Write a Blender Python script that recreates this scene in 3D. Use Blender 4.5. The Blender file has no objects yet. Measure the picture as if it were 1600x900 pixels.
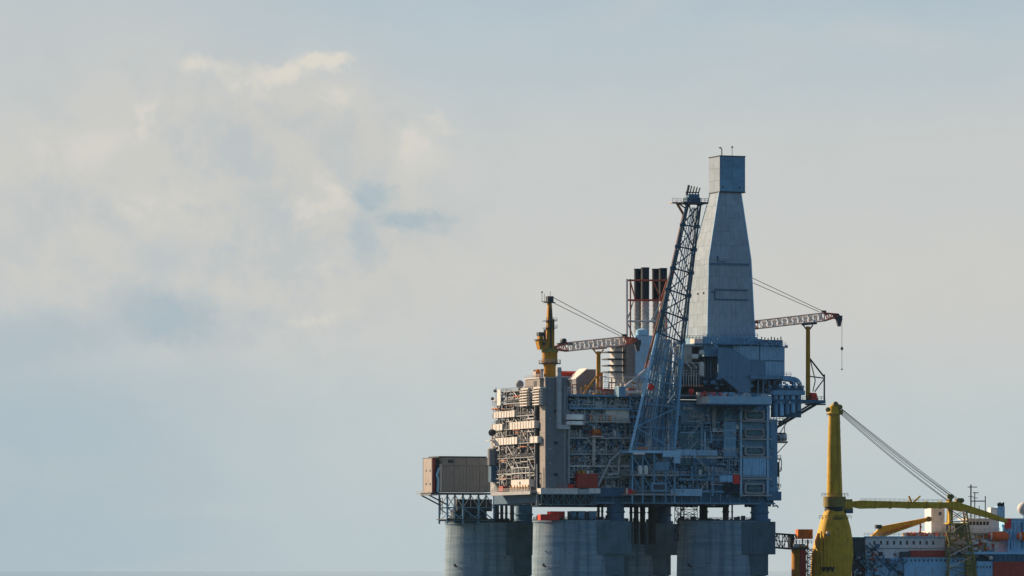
import bpy, math, random
from mathutils import Vector, Matrix
rnd = random.Random(7)
C = bpy.context.scene.collection
sc = bpy.context.scene
R = math.radians

# ------------------------------------------------------------------ camera
FPX, HOR, CAMZ = 8100.0, 892.5, 8.0          # focal length in photo pixels, horizon row, eye height
cam_d = bpy.data.cameras.new('camera'); cam = bpy.data.objects.new('camera', cam_d); C.objects.link(cam)
cam.location = (0, 0, CAMZ); cam.rotation_euler = (R(90), 0, 0)
cam_d.sensor_width = 36; cam_d.lens = 36 * FPX / 1600
cam_d.shift_y = (HOR - 450) / 1600
cam_d.clip_start = 1; cam_d.clip_end = 300000
sc.camera = cam
sc.render.resolution_x, sc.render.resolution_y = 1024, 576

# ------------------------------------------------------------------ light
SUN_EL, SUN_AZ = 24.0, 57.0                    # behind the platform, to the left
EXPO = 0.45
sd_ = Vector((-math.sin(R(SUN_AZ)) * math.cos(R(SUN_EL)), math.cos(R(SUN_AZ)) * math.cos(R(SUN_EL)), math.sin(R(SUN_EL))))
sun_d = bpy.data.lights.new('sun', 'SUN'); sun = bpy.data.objects.new('sun', sun_d); C.objects.link(sun)
sun_d.energy = 5.0; sun_d.angle = R(0.6); sun_d.color = (1.0, 0.72, 0.46)
sun.rotation_euler = sd_.to_track_quat('Z', 'Y').to_euler(); sun.location = (-300, 1900, 400)

world = bpy.data.worlds.new('World'); sc.world = world; world.use_nodes = True
nt = world.node_tree; nt.nodes.clear()
def N(t, tree=None, **kw):
    n = (tree or nt).nodes.new(t)
    for k, val in kw.items(): setattr(n, k, val)
    return n
def L(a, b, tree=None): (tree or nt).links.new(a, b)
def srgb(r, g, b):
    f = lambda c: (c / 255 / 12.92) if c <= 10 else ((c / 255 + .055) / 1.055) ** 2.4
    return (f(r), f(g), f(b), 1)
def ramp(fac, stops, tree=None, interp='LINEAR'):
    n = N('ShaderNodeValToRGB', tree); n.color_ramp.interpolation = interp
    e = n.color_ramp.elements
    while len(e) < len(stops): e.new(0.5)
    for el, (p, c) in zip(e, stops): el.position = p; el.color = c
    L(fac, n.inputs[0], tree); return n.outputs[0]
def mixc(f, a, b, tree=None, mode='MIX'):
    n = N('ShaderNodeMix', tree, data_type='RGBA', blend_type=mode, clamp_factor=True)
    for s, v in ((n.inputs[0], f), (n.inputs[6], a), (n.inputs[7], b)):
        if hasattr(v, 'links') or hasattr(v, 'is_linked'): L(v, s, tree)
        else: s.default_value = v
    return n.outputs[2]
def math_(op, a, b=0.0, tree=None, clamp=False):
    n = N('ShaderNodeMath', tree, operation=op, use_clamp=clamp)
    for s, v in ((n.inputs[0], a), (n.inputs[1], b)):
        if hasattr(v, 'is_linked'): L(v, s, tree)
        else: s.default_value = v
    return n.outputs[0]
def maprange(v, a, b, c=0.0, d=1.0, tree=None):
    n = N('ShaderNodeMapRange', tree, interpolation_type='SMOOTHSTEP'); L(v, n.inputs[0], tree)
    for i, x in enumerate((a, b, c, d)): n.inputs[i + 1].default_value = x
    return n.outputs[0]

tc = N('ShaderNodeTexCoord')
dirv = tc.outputs['Generated']
sky = N('ShaderNodeTexSky', sky_type='NISHITA', sun_disc=False)
sky.sun_elevation = R(SUN_EL); sky.sun_rotation = R(-SUN_AZ)
sky.air_density = 1.0; sky.dust_density = 0.6; sky.ozone_density = 3.0
skyc = mixc(1.0, sky.outputs[0], (0.10, 0.10, 0.10, 1), mode='MULTIPLY')   # strength of the physical sky
sep = N('ShaderNodeSeparateXYZ'); L(dirv, sep.inputs[0])
el = sep.outputs[2]
def blob(px, py, rx, ry, w=None):
    # soft patch of cloud round one direction of the sky (given by where it stood above the horizon)
    d = Vector(((px - 800) / FPX, 1, (HOR - py) / FPX)).normalized()
    m = N('ShaderNodeMapping'); L(w or wdir, m.inputs[0])
    m.inputs['Scale'].default_value = (FPX / rx, 3.0, FPX / ry)
    m.inputs['Location'].default_value = (-d.x * FPX / rx, -d.y * 3.0, -d.z * FPX / ry)
    ln = N('ShaderNodeVectorMath', operation='LENGTH'); L(m.outputs[0], ln.inputs[0])
    return maprange(ln.outputs['Value'], 1.0, 0.0)
def noise(scale, detail=6, rough=0.55, dist=0.0, src=None, vec_scale=None, off=(0, 0, 0)):
    n = N('ShaderNodeTexNoise'); n.inputs['Scale'].default_value = scale; n.inputs['Detail'].default_value = detail
    n.inputs['Roughness'].default_value = rough; n.inputs['Distortion'].default_value = dist
    m = N('ShaderNodeMapping'); L(src or dirv, m.inputs[0]); m.inputs['Location'].default_value = off
    if vec_scale: m.inputs['Scale'].default_value = vec_scale
    L(m.outputs[0], n.inputs[0]); return n
# warped direction: makes cloud edges ragged
wn = noise(26, 9, 0.66)
ws = N('ShaderNodeVectorMath', operation='SUBTRACT'); L(wn.outputs['Color'], ws.inputs[0]); ws.inputs[1].default_value = (.5, .5, .5)
wm = N('ShaderNodeVectorMath', operation='MULTIPLY'); L(ws.outputs[0], wm.inputs[0]); wm.inputs[1].default_value = (.046, .0, .034)
wa = N('ShaderNodeVectorMath', operation='ADD'); L(dirv, wa.inputs[0]); L(wm.outputs[0], wa.inputs[1]); wdir = wa.outputs[0]
wn2 = noise(55, 9, 0.68, off=(5, 2, 9))
ws2 = N('ShaderNodeVectorMath', operation='SUBTRACT'); L(wn2.outputs['Color'], ws2.inputs[0]); ws2.inputs[1].default_value = (.5, .5, .5)
wm2 = N('ShaderNodeVectorMath', operation='MULTIPLY'); L(ws2.outputs[0], wm2.inputs[0]); wm2.inputs[1].default_value = (.024, .0, .014)
wa2 = N('ShaderNodeVectorMath', operation='ADD'); L(dirv, wa2.inputs[0]); L(wm2.outputs[0], wa2.inputs[1]); fdir = wa2.outputs[0]

base = ramp(math_('MULTIPLY', el, 9.0), [(0.0, srgb(185, 199, 204)), (0.22, srgb(192, 202, 204)), (0.5, srgb(205, 205, 201)),
                     (0.72, srgb(199, 203, 202)), (0.92, srgb(184, 197, 204)), (1.0, srgb(176, 192, 203))], interp='EASE')
left_blue = math_('MULTIPLY', maprange(sep.outputs[0], -0.02, -0.095), maprange(el, 0.052, 0.030))
base = mixc(math_('MULTIPLY', left_blue, 0.75), base, srgb(164, 184, 196))
tl = math_('MULTIPLY', maprange(sep.outputs[0], -0.005, -0.085), maprange(el, 0.075, 0.10))
base = mixc(math_('MULTIPLY', tl, 0.8), base, srgb(196, 200, 200))
veil = noise(14, 6, 0.5, 0.6, vec_scale=(1, 1, 3.2))
base = mixc(math_('MULTIPLY', maprange(veil.outputs[0], 0.45, 0.72), 0.38), base, srgb(208, 206, 201))
def add_blob(col, b, color, k): return mixc(math_('MULTIPLY', b, k, clamp=True), col, color)
base = add_blob(base, blob(250, 300, 480, 300), srgb(205, 204, 199), 1.5)
base = add_blob(base, blob(440, 230, 300, 200), srgb(203, 202, 197), 1.2)
base = add_blob(base, blob(560, 380, 260, 200), srgb(203, 202, 197), 1.0)
base = add_blob(base, blob(290, 485, 190, 75), srgb(170, 185, 194), 1.25)
base = add_blob(base, blob(250, 405, 110, 60, fdir), srgb(182, 192, 197), .7)
base = add_blob(base, blob(60, 520, 260, 80), srgb(170, 186, 196), .8)
base = add_blob(base, blob(420, 320, 130, 60), srgb(190, 196, 196), .9)
base = add_blob(base, blob(575, 302, 46, 50, fdir), srgb(165, 184, 193), 1.5)
base = add_blob(base, blob(562, 375, 42, 60, fdir), srgb(178, 190, 196), 1.1)
base = add_blob(base, blob(640, 346, 78, 26, fdir), srgb(168, 185, 193), 1.4)
base = add_blob(base, blob(335, 235, 80, 60), srgb(192, 196, 196), .8)
pn = noise(60, 8, 0.62, 0.4)
puff = maprange(pn.outputs[0], 0.38, 0.54)
for (px, py, rx, ry, k) in ((500, 100, 80, 20, 1.6), (430, 118, 90, 26, 1.3), (390, 135, 50, 44, 1.0), (330, 106, 60, 24, 1.0), (225, 180, 34, 56, 1.0), (690, 190, 40, 24, 1.0), (640, 215, 40, 36, .8),
                            (540, 155, 70, 34, .7), (515, 285, 34, 60, 1.0), (470, 325, 60, 34, .8), (505, 410, 60, 36, .7), (500, 500, 90, 18, .6), (640, 250, 70, 50, .4), (60, 240, 130, 60, .35), (160, 230, 60, 50, .5), (250, 320, 80, 40, .4)):
    base = add_blob(base, math_('MULTIPLY', blob(px, py, rx, ry, fdir), puff), srgb(222, 216, 205), k)
fine = noise(75, 8, 0.65, 0.3, off=(3, 1, 7))
cloudy = math_('MULTIPLY', blob(350, 320, 620, 380), 0.8)
base = mixc(math_('MULTIPLY', cloudy, maprange(fine.outputs[0], 0.58, 0.38)), base, srgb(186, 194, 197))
base = mixc(0.10, base, mixc(fine.outputs[0], srgb(150, 172, 184), srgb(228, 224, 214)))
# pale haze and cloud low down all round, the clear blue above it
up = maprange(el, 0.09, 0.21)
# the milky haze lights up towards the sun and thins out on the far side of the sky
dt = N('ShaderNodeVectorMath', operation='DOT_PRODUCT'); L(dirv, dt.inputs[0]); dt.inputs[1].default_value = (sd_.x, sd_.y, 0)
anti = maprange(dt.outputs['Value'], 0.30, -0.45)
up = math_('MAXIMUM', up, math_('MULTIPLY', anti, 0.92))
# thin cloud overhead is broken: deep blue with pale streaks
streak = noise(2.2, 7, 0.6, 1.0, vec_scale=(1, 1, 2.5), off=(1.3, 4, 2))
high = mixc(math_('MULTIPLY', maprange(streak.outputs[0], 0.55, 0.75), 0.14), skyc, srgb(190, 200, 205))
final = mixc(up, base, high)
bg = N('ShaderNodeBackground'); L(final, bg.inputs[0]); bg.inputs[1].default_value = 2 ** -EXPO
wo = N('ShaderNodeOutputWorld'); L(bg.outputs[0], wo.inputs[0])

sc.view_settings.view_transform = 'Standard'; sc.view_settings.look = 'None'
sc.view_settings.exposure = EXPO; sc.view_settings.gamma = 1.0
sc.render.engine = 'CYCLES'
sc.cycles.max_bounces = 5; sc.cycles.diffuse_bounces = 3; sc.cycles.glossy_bounces = 2

# ------------------------------------------------------------------ materials
MATS = {}
def mat(name, col, rough=0.72, metal=0.0, dirt=0.35, streak=0.25, rust=0.0, bump=0.15, var=0.10, scale=0.6, rustcol=(0.16, 0.055, 0.02, 1)):
    m = bpy.data.materials.new(name); m.use_nodes = True; t = m.node_tree
    b = t.nodes['Principled BSDF']; b.inputs['Roughness'].default_value = rough; b.inputs['Metallic'].default_value = metal
    tc = N('ShaderNodeTexCoord', t); oi = N('ShaderNodeObjectInfo', t)
    def nz(s, sc3=(1, 1, 1), det=5):
        mp = N('ShaderNodeMapping', t); L(tc.outputs['Object'], mp.inputs[0], t); mp.inputs['Scale'].default_value = sc3
        ad = N('ShaderNodeVectorMath', t, operation='ADD'); L(mp.outputs[0], ad.inputs[0], t)
        cb = N('ShaderNodeCombineXYZ', t); L(math_('MULTIPLY', oi.outputs['Random'], 40.0, t), cb.inputs[0], t); L(cb.outputs[0], ad.inputs[1], t)
        n = N('ShaderNodeTexNoise', t); n.inputs['Scale'].default_value = s; n.inputs['Detail'].default_value = det
        n.inputs['Roughness'].default_value = 0.62; L(ad.outputs[0], n.inputs[0], t); return n.outputs[0]
    c4 = (*col, 1)
    dk = tuple(c * 0.45 for c in col) + (1,)
    n1 = nz(scale); n2 = nz(1.4, (1, 1, 0.10)); n3 = nz(3.0, (1, 1, 1), 7)
    c = mixc(math_('MULTIPLY', maprange(n1, 0.40, 0.72, tree=t), dirt, t), c4, dk, t)
    c = mixc(math_('MULTIPLY', maprange(n2, 0.50, 0.70, tree=t), streak, t), c, dk, t)
    if rust: c = mixc(math_('MULTIPLY', maprange(math_('ADD', n2, math_('MULTIPLY', n3, .5, t), t), 0.82, 0.98, tree=t), rust, t), c, rustcol, t)
    hv = N('ShaderNodeHueSaturation', t); L(c, hv.inputs['Color'], t)
    L(math_('ADD', math_('MULTIPLY', oi.outputs['Random'], var * 2, t), 1 - var, t), hv.inputs['Value'], t)
    L(hv.outputs[0], b.inputs['Base Color'], t)
    rr = math_('ADD', math_('MULTIPLY', n1, 0.25, t), rough - 0.12, t); L(rr, b.inputs['Roughness'], t); b.inputs['Specular IOR Level'].default_value = .32
    if bump:
        bp = N('ShaderNodeBump', t); bp.inputs['Strength'].default_value = bump; bp.inputs['Distance'].default_value = 0.2
        L(n3, bp.inputs['Height'], t); L(bp.outputs[0], b.inputs['Normal'], t)
    MATS[name] = m; return m
mat('blue_grey_steel', (0.18, 0.37, 0.53), dirt=.4, streak=.35, var=.18, rust=.15)
mat('deep_blue_steel', (0.07, 0.18, 0.29), dirt=.4, streak=.35, var=.22)
mat('pale_blue_steel', (0.36, 0.60, 0.78), dirt=.3, streak=.3, var=.15)
mat('teal_steel', (0.09, 0.20, 0.24), dirt=.5, var=.2)
mat('grey_steel', (0.38, 0.41, 0.43), dirt=.45, streak=.4, rust=.2, var=.2)
mat('galvanised', (0.56, 0.58, 0.58), rough=.45, dirt=.35, var=.2)
mat('aluminium_jacket', (0.62, 0.64, 0.66), rough=.38, metal=.55, dirt=.2, var=.1)
mat('dark_steel', (0.055, 0.07, 0.085), dirt=.4, var=.3)
mat('soot_black', (0.010, 0.026, 0.042), dirt=.4, var=.2)
mat('off_white', (0.80, 0.77, 0.71), dirt=.28, streak=.4, rust=.25, var=.08)
mat('cream_cladding', (0.54, 0.50, 0.45), dirt=.25, streak=.35, rust=.3, var=.12)
mat('derrick_cladding', (0.33, 0.425, 0.50), rough=.8, dirt=.28, streak=.4, rust=.12, var=.05, scale=.25)
mat('head_cladding', (0.13, 0.25, 0.36), dirt=.2, streak=.3, var=.08, scale=.25)
mat('tower_steel', (0.045, 0.11, 0.16), dirt=.3)
mat('pink_cream', (0.86, 0.68, 0.56), dirt=.25, streak=.3, rust=.3)
mat('amber_paint', (0.90, 0.46, 0.03), dirt=.3, streak=.3, rust=.2, var=.04)
mat('lifeboat_orange', (0.80, 0.15, 0.035), dirt=.2, streak=.25, var=.05)
mat('module_end', (0.44, 0.40, 0.36), dirt=.3, streak=.4, rust=.3)
mat('slate_cladding', (0.20, 0.22, 0.24), rough=.6, dirt=.3, streak=.3, var=.05, scale=.3)
mat('module_cladding', (0.28, 0.265, 0.25), rough=.6, dirt=.25, streak=.25, var=.05, scale=.3)
mat('crane_yellow', (0.54, 0.26, 0.022), dirt=.4, streak=.45, rust=.35, var=.05)
mat('ship_crane_yellow', (0.66, 0.42, 0.03), dirt=.5, streak=.55, rust=.4, var=.06, scale=.35)
mat('safety_orange', (0.75, 0.20, 0.02), dirt=.3, var=.1)
mat('boom_pink', (0.80, 0.52, 0.44), dirt=.25, rust=.4, var=.1)
mat('boom_red', (0.50, 0.12, 0.07), dirt=.4, rust=.4, var=.1)
mat('signal_red', (0.78, 0.06, 0.045), dirt=.3, streak=.3, var=.1)
mat('brown_red', (0.46, 0.075, 0.05), dirt=.35, streak=.4, var=.08)
mat('rust_pipe', (0.42, 0.14, 0.06), dirt=.4, rust=.5)
mat('ship_blue', (0.32, 0.63, 0.88), dirt=.35, streak=.4, rust=.2, var=.08)
mat('ship_white', (0.84, 0.87, 0.88), dirt=.3, streak=.35, rust=.3, var=.06)
mat('olive_steel', (0.27, 0.23, 0.07), dirt=.4, var=.1)
mat('wire_rope', (0.03, 0.035, 0.04), var=.02, bump=0)
mat('window_glass', (0.015, 0.02, 0.03), rough=.25, dirt=.1, streak=0, bump=0)
# weathered concrete: pour lifts, drips and a lighter salt bloom
def concrete():
    m = bpy.data.materials.new('weathered_concrete'); m.use_nodes = True; t = m.node_tree
    b = t.nodes['Principled BSDF']; b.inputs['Roughness'].default_value = .85
    tc = N('ShaderNodeTexCoord', t)
    def nz(s, sc3, det=6):
        mp = N('ShaderNodeMapping', t); L(tc.outputs['Object'], mp.inputs[0], t); mp.inputs['Scale'].default_value = sc3
        n = N('ShaderNodeTexNoise', t); n.inputs['Scale'].default_value = s; n.inputs['Detail'].default_value = det; n.inputs['Roughness'].default_value = .62
        L(mp.outputs[0], n.inputs[0], t); return n.outputs[0]
    lifts = nz(.9, (.05, .05, 1.0), 3); drips = nz(.55, (1, 1, .05), 6); bl = nz(.12, (1, 1, 1), 6); fi = nz(2.2, (1, 1, 1), 8)
    c = mixc(maprange(lifts, .35, .68, tree=t), (.27, .38, .46, 1), (.15, .26, .34, 1), t)
    c = mixc(math_('MULTIPLY', maprange(drips, .46, .64, tree=t), .62, t), c, (.07, .15, .21, 1), t)
    c = mixc(math_('MULTIPLY', maprange(bl, .5, .7, tree=t), .30, t), c, (.36, .43, .47, 1), t)
    c = mixc(math_('MULTIPLY', maprange(fi, .5, .75, tree=t), .35, t), c, (.15, .18, .20, 1), t)
    rs = nz(.9, (1, 1, .035), 7); c = mixc(math_('MULTIPLY', maprange(rs, .62, .76, tree=t), .32, t), c, (.20, .11, .06, 1), t)
    L(c, b.inputs['Base Color'], t)
    bp = N('ShaderNodeBump', t); bp.inputs['Strength'].default_value = .35; bp.inputs['Distance'].default_value = .3
    L(fi, bp.inputs['Height'], t); L(bp.outputs[0], b.inputs['Normal'], t)
    MATS['weathered_concrete'] = m
concrete()
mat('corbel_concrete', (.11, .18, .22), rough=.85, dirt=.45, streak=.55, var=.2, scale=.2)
def sea_mat():
    m = bpy.data.materials.new('sea_water'); m.use_nodes = True; t = m.node_tree
    b = t.nodes['Principled BSDF']; b.inputs['Base Color'].default_value = (.02, .06, .085, 1)
    b.inputs['Roughness'].default_value = .04; b.inputs['IOR'].default_value = 1.33
    tc = N('ShaderNodeTexCoord', t)
    def nz(s, sc3, det):
        mp = N('ShaderNodeMapping', t); L(tc.outputs['Object'], mp.inputs[0], t); mp.inputs['Scale'].default_value = sc3
        n = N('ShaderNodeTexNoise', t); n.inputs['Scale'].default_value = s; n.inputs['Detail'].default_value = det; L(mp.outputs[0], n.inputs[0], t); return n.outputs[0]
    w = nz(.09, (1, .6, 1), 8); f = nz(.004, (.35, .05, 1), 5)
    bp = N('ShaderNodeBump', t); bp.inputs['Strength'].default_value = .2; bp.inputs['Distance'].default_value = .05
    L(w, bp.inputs['Height'], t); L(bp.outputs[0], b.inputs['Normal'], t)
    L(mixc(maprange(f, .45, .6, tree=t), (.02, .06, .085, 1), (.10, .14, .16, 1), t), b.inputs['Base Color'], t)
    MATS['sea_water'] = m
sea_mat()

# ------------------------------------------------------------------ mesh helpers
class MB:
    def __init__(s): s.v = []; s.f = []
    def box(s, a0, a1, b0, b1, c0, c1):
        i = len(s.v)
        s.v += [(a0, b0, c0), (a1, b0, c0), (a1, b1, c0), (a0, b1, c0), (a0, b0, c1), (a1, b0, c1), (a1, b1, c1), (a0, b1, c1)]
        s.f += [tuple(i + k for k in q) for q in ((0, 3, 2, 1), (4, 5, 6, 7), (0, 1, 5, 4), (1, 2, 6, 5), (2, 3, 7, 6), (3, 0, 4, 7))]
        return s
    def hexa(s, bot, top):
        i = len(s.v); s.v += [tuple(p) for p in bot] + [tuple(p) for p in top]
        s.f += [tuple(i + k for k in q) for q in ((0, 3, 2, 1), (4, 5, 6, 7), (0, 1, 5, 4), (1, 2, 6, 5), (2, 3, 7, 6), (3, 0, 4, 7))]
        return s
    def tube(s, p, q, r, r2=None, n=8):
        p = Vector(p); q = Vector(q); d = q - p
        if d.length < 1e-6: return s
        d.normalize(); a = d.orthogonal().normalized(); b = d.cross(a)
        if n == 4: a, b = (Vector((0, 0, 1)), d.cross(Vector((0, 0, 1)))) if abs(d.z) < .9 else (Vector((1, 0, 0)), d.cross(Vector((1, 0, 0))));
        if n == 4:
            b.normalize(); a = b.cross(d).normalized(); ph = math.pi / 4
        else: ph = 0
        r2 = r if r2 is None else r2; i = len(s.v); k4 = 1.2 if n == 4 else 1
        for (c, rr) in ((p, r), (q, r2)):
            for k in range(n):
                t = 2 * math.pi * k / n + ph
                s.v.append(tuple(c + (a * math.cos(t) + b * math.sin(t)) * rr * k4))
        for k in range(n): k2 = (k + 1) % n; s.f.append((i + k, i + k2, i + n + k2, i + n + k))
        s.f.append(tuple(i + k for k in reversed(range(n)))); s.f.append(tuple(i + n + k for k in range(n)))
        return s
    def path(s, pts, r, n=8):
        # swept pipe through a polyline
        P = [Vector(p) for p in pts]; rings = []; up = None
        for j, p in enumerate(P):
            d = (P[min(j + 1, len(P) - 1)] - P[max(j - 1, 0)]).normalized()
            a = d.orthogonal().normalized() if up is None else (up - d * up.dot(d)).normalized()
            up = a; b = d.cross(a); i = len(s.v); rings.append(i)
            k0 = 1.0
            if 0 < j < len(P) - 1:
                cs = (P[j] - P[j - 1]).normalized().dot((P[j + 1] - P[j]).normalized()); k0 = min(1.35, 1 / max(.3, math.sqrt((1 + cs) / 2)))
            for k in range(n):
                t = 2 * math.pi * k / n; s.v.append(tuple(p + (a * math.cos(t) + b * math.sin(t)) * r * k0))
        for a0, b0 in zip(rings, rings[1:]):
            for k in range(n): k2 = (k + 1) % n; s.f.append((a0 + k, a0 + k2, b0 + k2, b0 + k))
        s.f.append(tuple(rings[0] + k for k in reversed(range(n)))); s.f.append(tuple(rings[-1] + k for k in range(n)))
        return s
    def lathe(s, c, prof, n=24, axis='z'):
        # prof: list of (radius, height)
        rings = []
        for (r, h) in prof:
            i = len(s.v); rings.append(i)
            for k in range(n):
                t = 2 * math.pi * k / n; x, y = r * math.cos(t), r * math.sin(t)
                if axis == 'z': s.v.append((c[0] + x, c[1] + y, c[2] + h))
                elif axis == 'x': s.v.append((c[0] + h, c[1] + x, c[2] + y))
                else: s.v.append((c[0] + y, c[1] + h, c[2] + x))
        for a0, b0 in zip(rings, rings[1:]):
            for k in range(n): k2 = (k + 1) % n; s.f.append((a0 + k, a0 + k2, b0 + k2, b0 + k))
        s.f.append(tuple(rings[0] + k for k in reversed(range(n)))); s.f.append(tuple(rings[-1] + k for k in range(n)))
        return s
    def ball(s, c, r, n=12, squash=1.0, axis='z'):
        m = n // 2
        prof = [(max(.02, r * math.sin(math.pi * k / m)), -r * squash * math.cos(math.pi * k / m)) for k in range(m + 1)]
        return s.lathe(c, prof, n, axis)
    def prism(s, poly, y0, y1):
        # outline in (u,z), thickness along v; poly counter-clockwise seen from the front
        i = len(s.v); n = len(poly)
        s.v += [(a, y0, b) for a, b in poly] + [(a, y1, b) for a, b in poly]
        s.f.append(tuple(i + k for k in range(n))); s.f.append(tuple(i + n + k for k in reversed(range(n))))
        for k in range(n): k2 = (k + 1) % n; s.f.append((i + k2, i + k, i + n + k, i + n + k2))
        return s
    def ribs(s, a0, a1, c0, c1, v, depth, n):
        # vertical corrugation standing proud towards -v
        w = (a1 - a0) / n
        for k in range(n): s.box(a0 + w * (k + .2), a0 + w * (k + .75), v - depth, v, c0, c1)
        return s
    def rail(s, p, q, h=1.15, step=1.6, r=0.07):
        p = Vector(p); q = Vector(q); n = max(1, int((q - p).length / step))
        for hh in (h, h * .55): s.tube(p + Vector((0, 0, hh)), q + Vector((0, 0, hh)), r, n=4)
        for k in range(n + 1):
            c = p.lerp(q, k / n); s.tube(c, c + Vector((0, 0, h)), r, n=4)
        return s

def lattice(mb, bot, top, n, rc, rb, cross=True, horiz=True, taper=True):
    # four-chord truss from four bottom to four top corners
    B = [Vector(p) for p in bot]; T = [Vector(p) for p in top]
    lv = [k / n for k in range(n + 1)]
    for a, b in zip(B, T): mb.tube(a, b, rc, rc * (.75 if taper else 1), n=8)
    for k in range(n + 1):
        P = [a.lerp(b, lv[k]) for a, b in zip(B, T)]
        if horiz:
            for j in range(4): mb.tube(P[j], P[(j + 1) % 4], rb, n=6)
        if k < n:
            Q = [a.lerp(b, lv[k + 1]) for a, b in zip(B, T)]
            for j in range(4):
                j2 = (j + 1) % 4
                if (k + j) % 2: mb.tube(P[j], Q[j2], rb, n=6)
                else: mb.tube(P[j2], Q[j], rb, n=6)
    return mb

class Frame:
    def __init__(s, X0, Y0, deg): s.X0, s.Y0, s.th = X0, Y0, R(deg); s.c, s.s = math.cos(s.th), math.sin(s.th)
    def W(s, u, v, z): return Vector((s.X0 + u * s.c - v * s.s, s.Y0 + u * s.s + v * s.c, z))
    def U(s, px, v=0.0): k = (px - 800) / FPX; return (k * (s.Y0 + v * s.c) - s.X0 + v * s.s) / (s.c - k * s.s)
    def V(s, px, u=0.0): k = (px - 800) / FPX; return (s.X0 + u * s.c - k * (s.Y0 + u * s.s)) / (s.s + k * s.c)
    def Z(s, py, u, v): return CAMZ + (HOR - py) / FPX * (s.Y0 + u * s.s + v * s.c)
    def P(s, px, py, v=0.0): u = s.U(px, v); return (u, v, s.Z(py, u, v))
    def S(s, px, py, u=0.0): v = s.V(px, u); return (u, v, s.Z(py, u, v))
    def fb(s, px0, px1, py0, py1, v0, v1):
        u0, u1 = s.U(px0, v0), s.U(px1, v0); um = (u0 + u1) / 2
        return (u0, u1, v0, v1, s.Z(py1, um, v0), s.Z(py0, um, v0))
PF = Frame(10.0, 1800.0, 21.0)       # the platform's own axes: u along its shaded front, v to the back
SF = Frame(110.0, 1905.0, 13.0)      # the ship's axes

ORIG = {}
def thing(name, label, cat, fr, o, group=None):
    e = bpy.data.objects.new(name, None); C.objects.link(e); e.empty_display_size = 1
    e.location = fr.W(*o); e.rotation_euler = (0, 0, fr.th)
    e['label'] = label; e['category'] = cat
    if group: e['group'] = group
    ORIG[e.name] = Vector(o); return e
def mesh_of(name, mb, m, o):
    me = bpy.data.meshes.new(name)
    me.from_pydata([(x - o[0], y - o[1], z - o[2]) for x, y, z in mb.v], [], mb.f)
    me.materials.append(MATS[m])
    me.polygons.foreach_set('use_smooth', [True] * len(me.polygons)); me.set_sharp_from_angle(angle=R(35))
    me.update(); return me
def part(name, mb, m, parent, label=None, stuff=False):
    r = parent
    while r.parent: r = r.parent
    ob = bpy.data.objects.new(name, mesh_of(name, mb, m, ORIG[r.name])); C.objects.link(ob); ob.parent = parent
    if label: ob['label'] = label
    if stuff: ob['kind'] = 'stuff'
    return ob
def single(name, mb, m, label, cat, fr, o, group=None):
    # a thing that is one mesh
    ob = bpy.data.objects.new(name, mesh_of(name, mb, m, Vector(o))); C.objects.link(ob)
    ob.location = fr.W(*o); ob.rotation_euler = (0, 0, fr.th); ob['label'] = label; ob['category'] = cat
    if group: ob['group'] = group
    ORIG[ob.name] = Vector(o); return ob
def copy_thing(src, fr, o, label):
    def cp(a, par):
        b = a.copy(); C.objects.link(b); b.parent = par
        for ch in [x for x in KIDS.get(a.name, [])]: cp(ch, b)
        return b
    KIDS = {}
    for x in C.objects:
        if x.parent: KIDS.setdefault(x.parent.name, []).append(x)
    r = cp(src, None); r.location = fr.W(*o); r['label'] = label; ORIG[r.name] = Vector(o); return r

# ------------------------------------------------------------------ sea
so = bpy.data.objects.new('sea', bpy.data.meshes.new('sea')); so.data.from_pydata([(x, y, 0) for x, y in ((-120000, -3000), (120000, -3000), (120000, 190000), (-120000, 190000))], [], [(0, 1, 2, 3)])
so.data.materials.append(MATS['sea_water']); C.objects.link(so); so['kind'] = 'structure'

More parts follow.
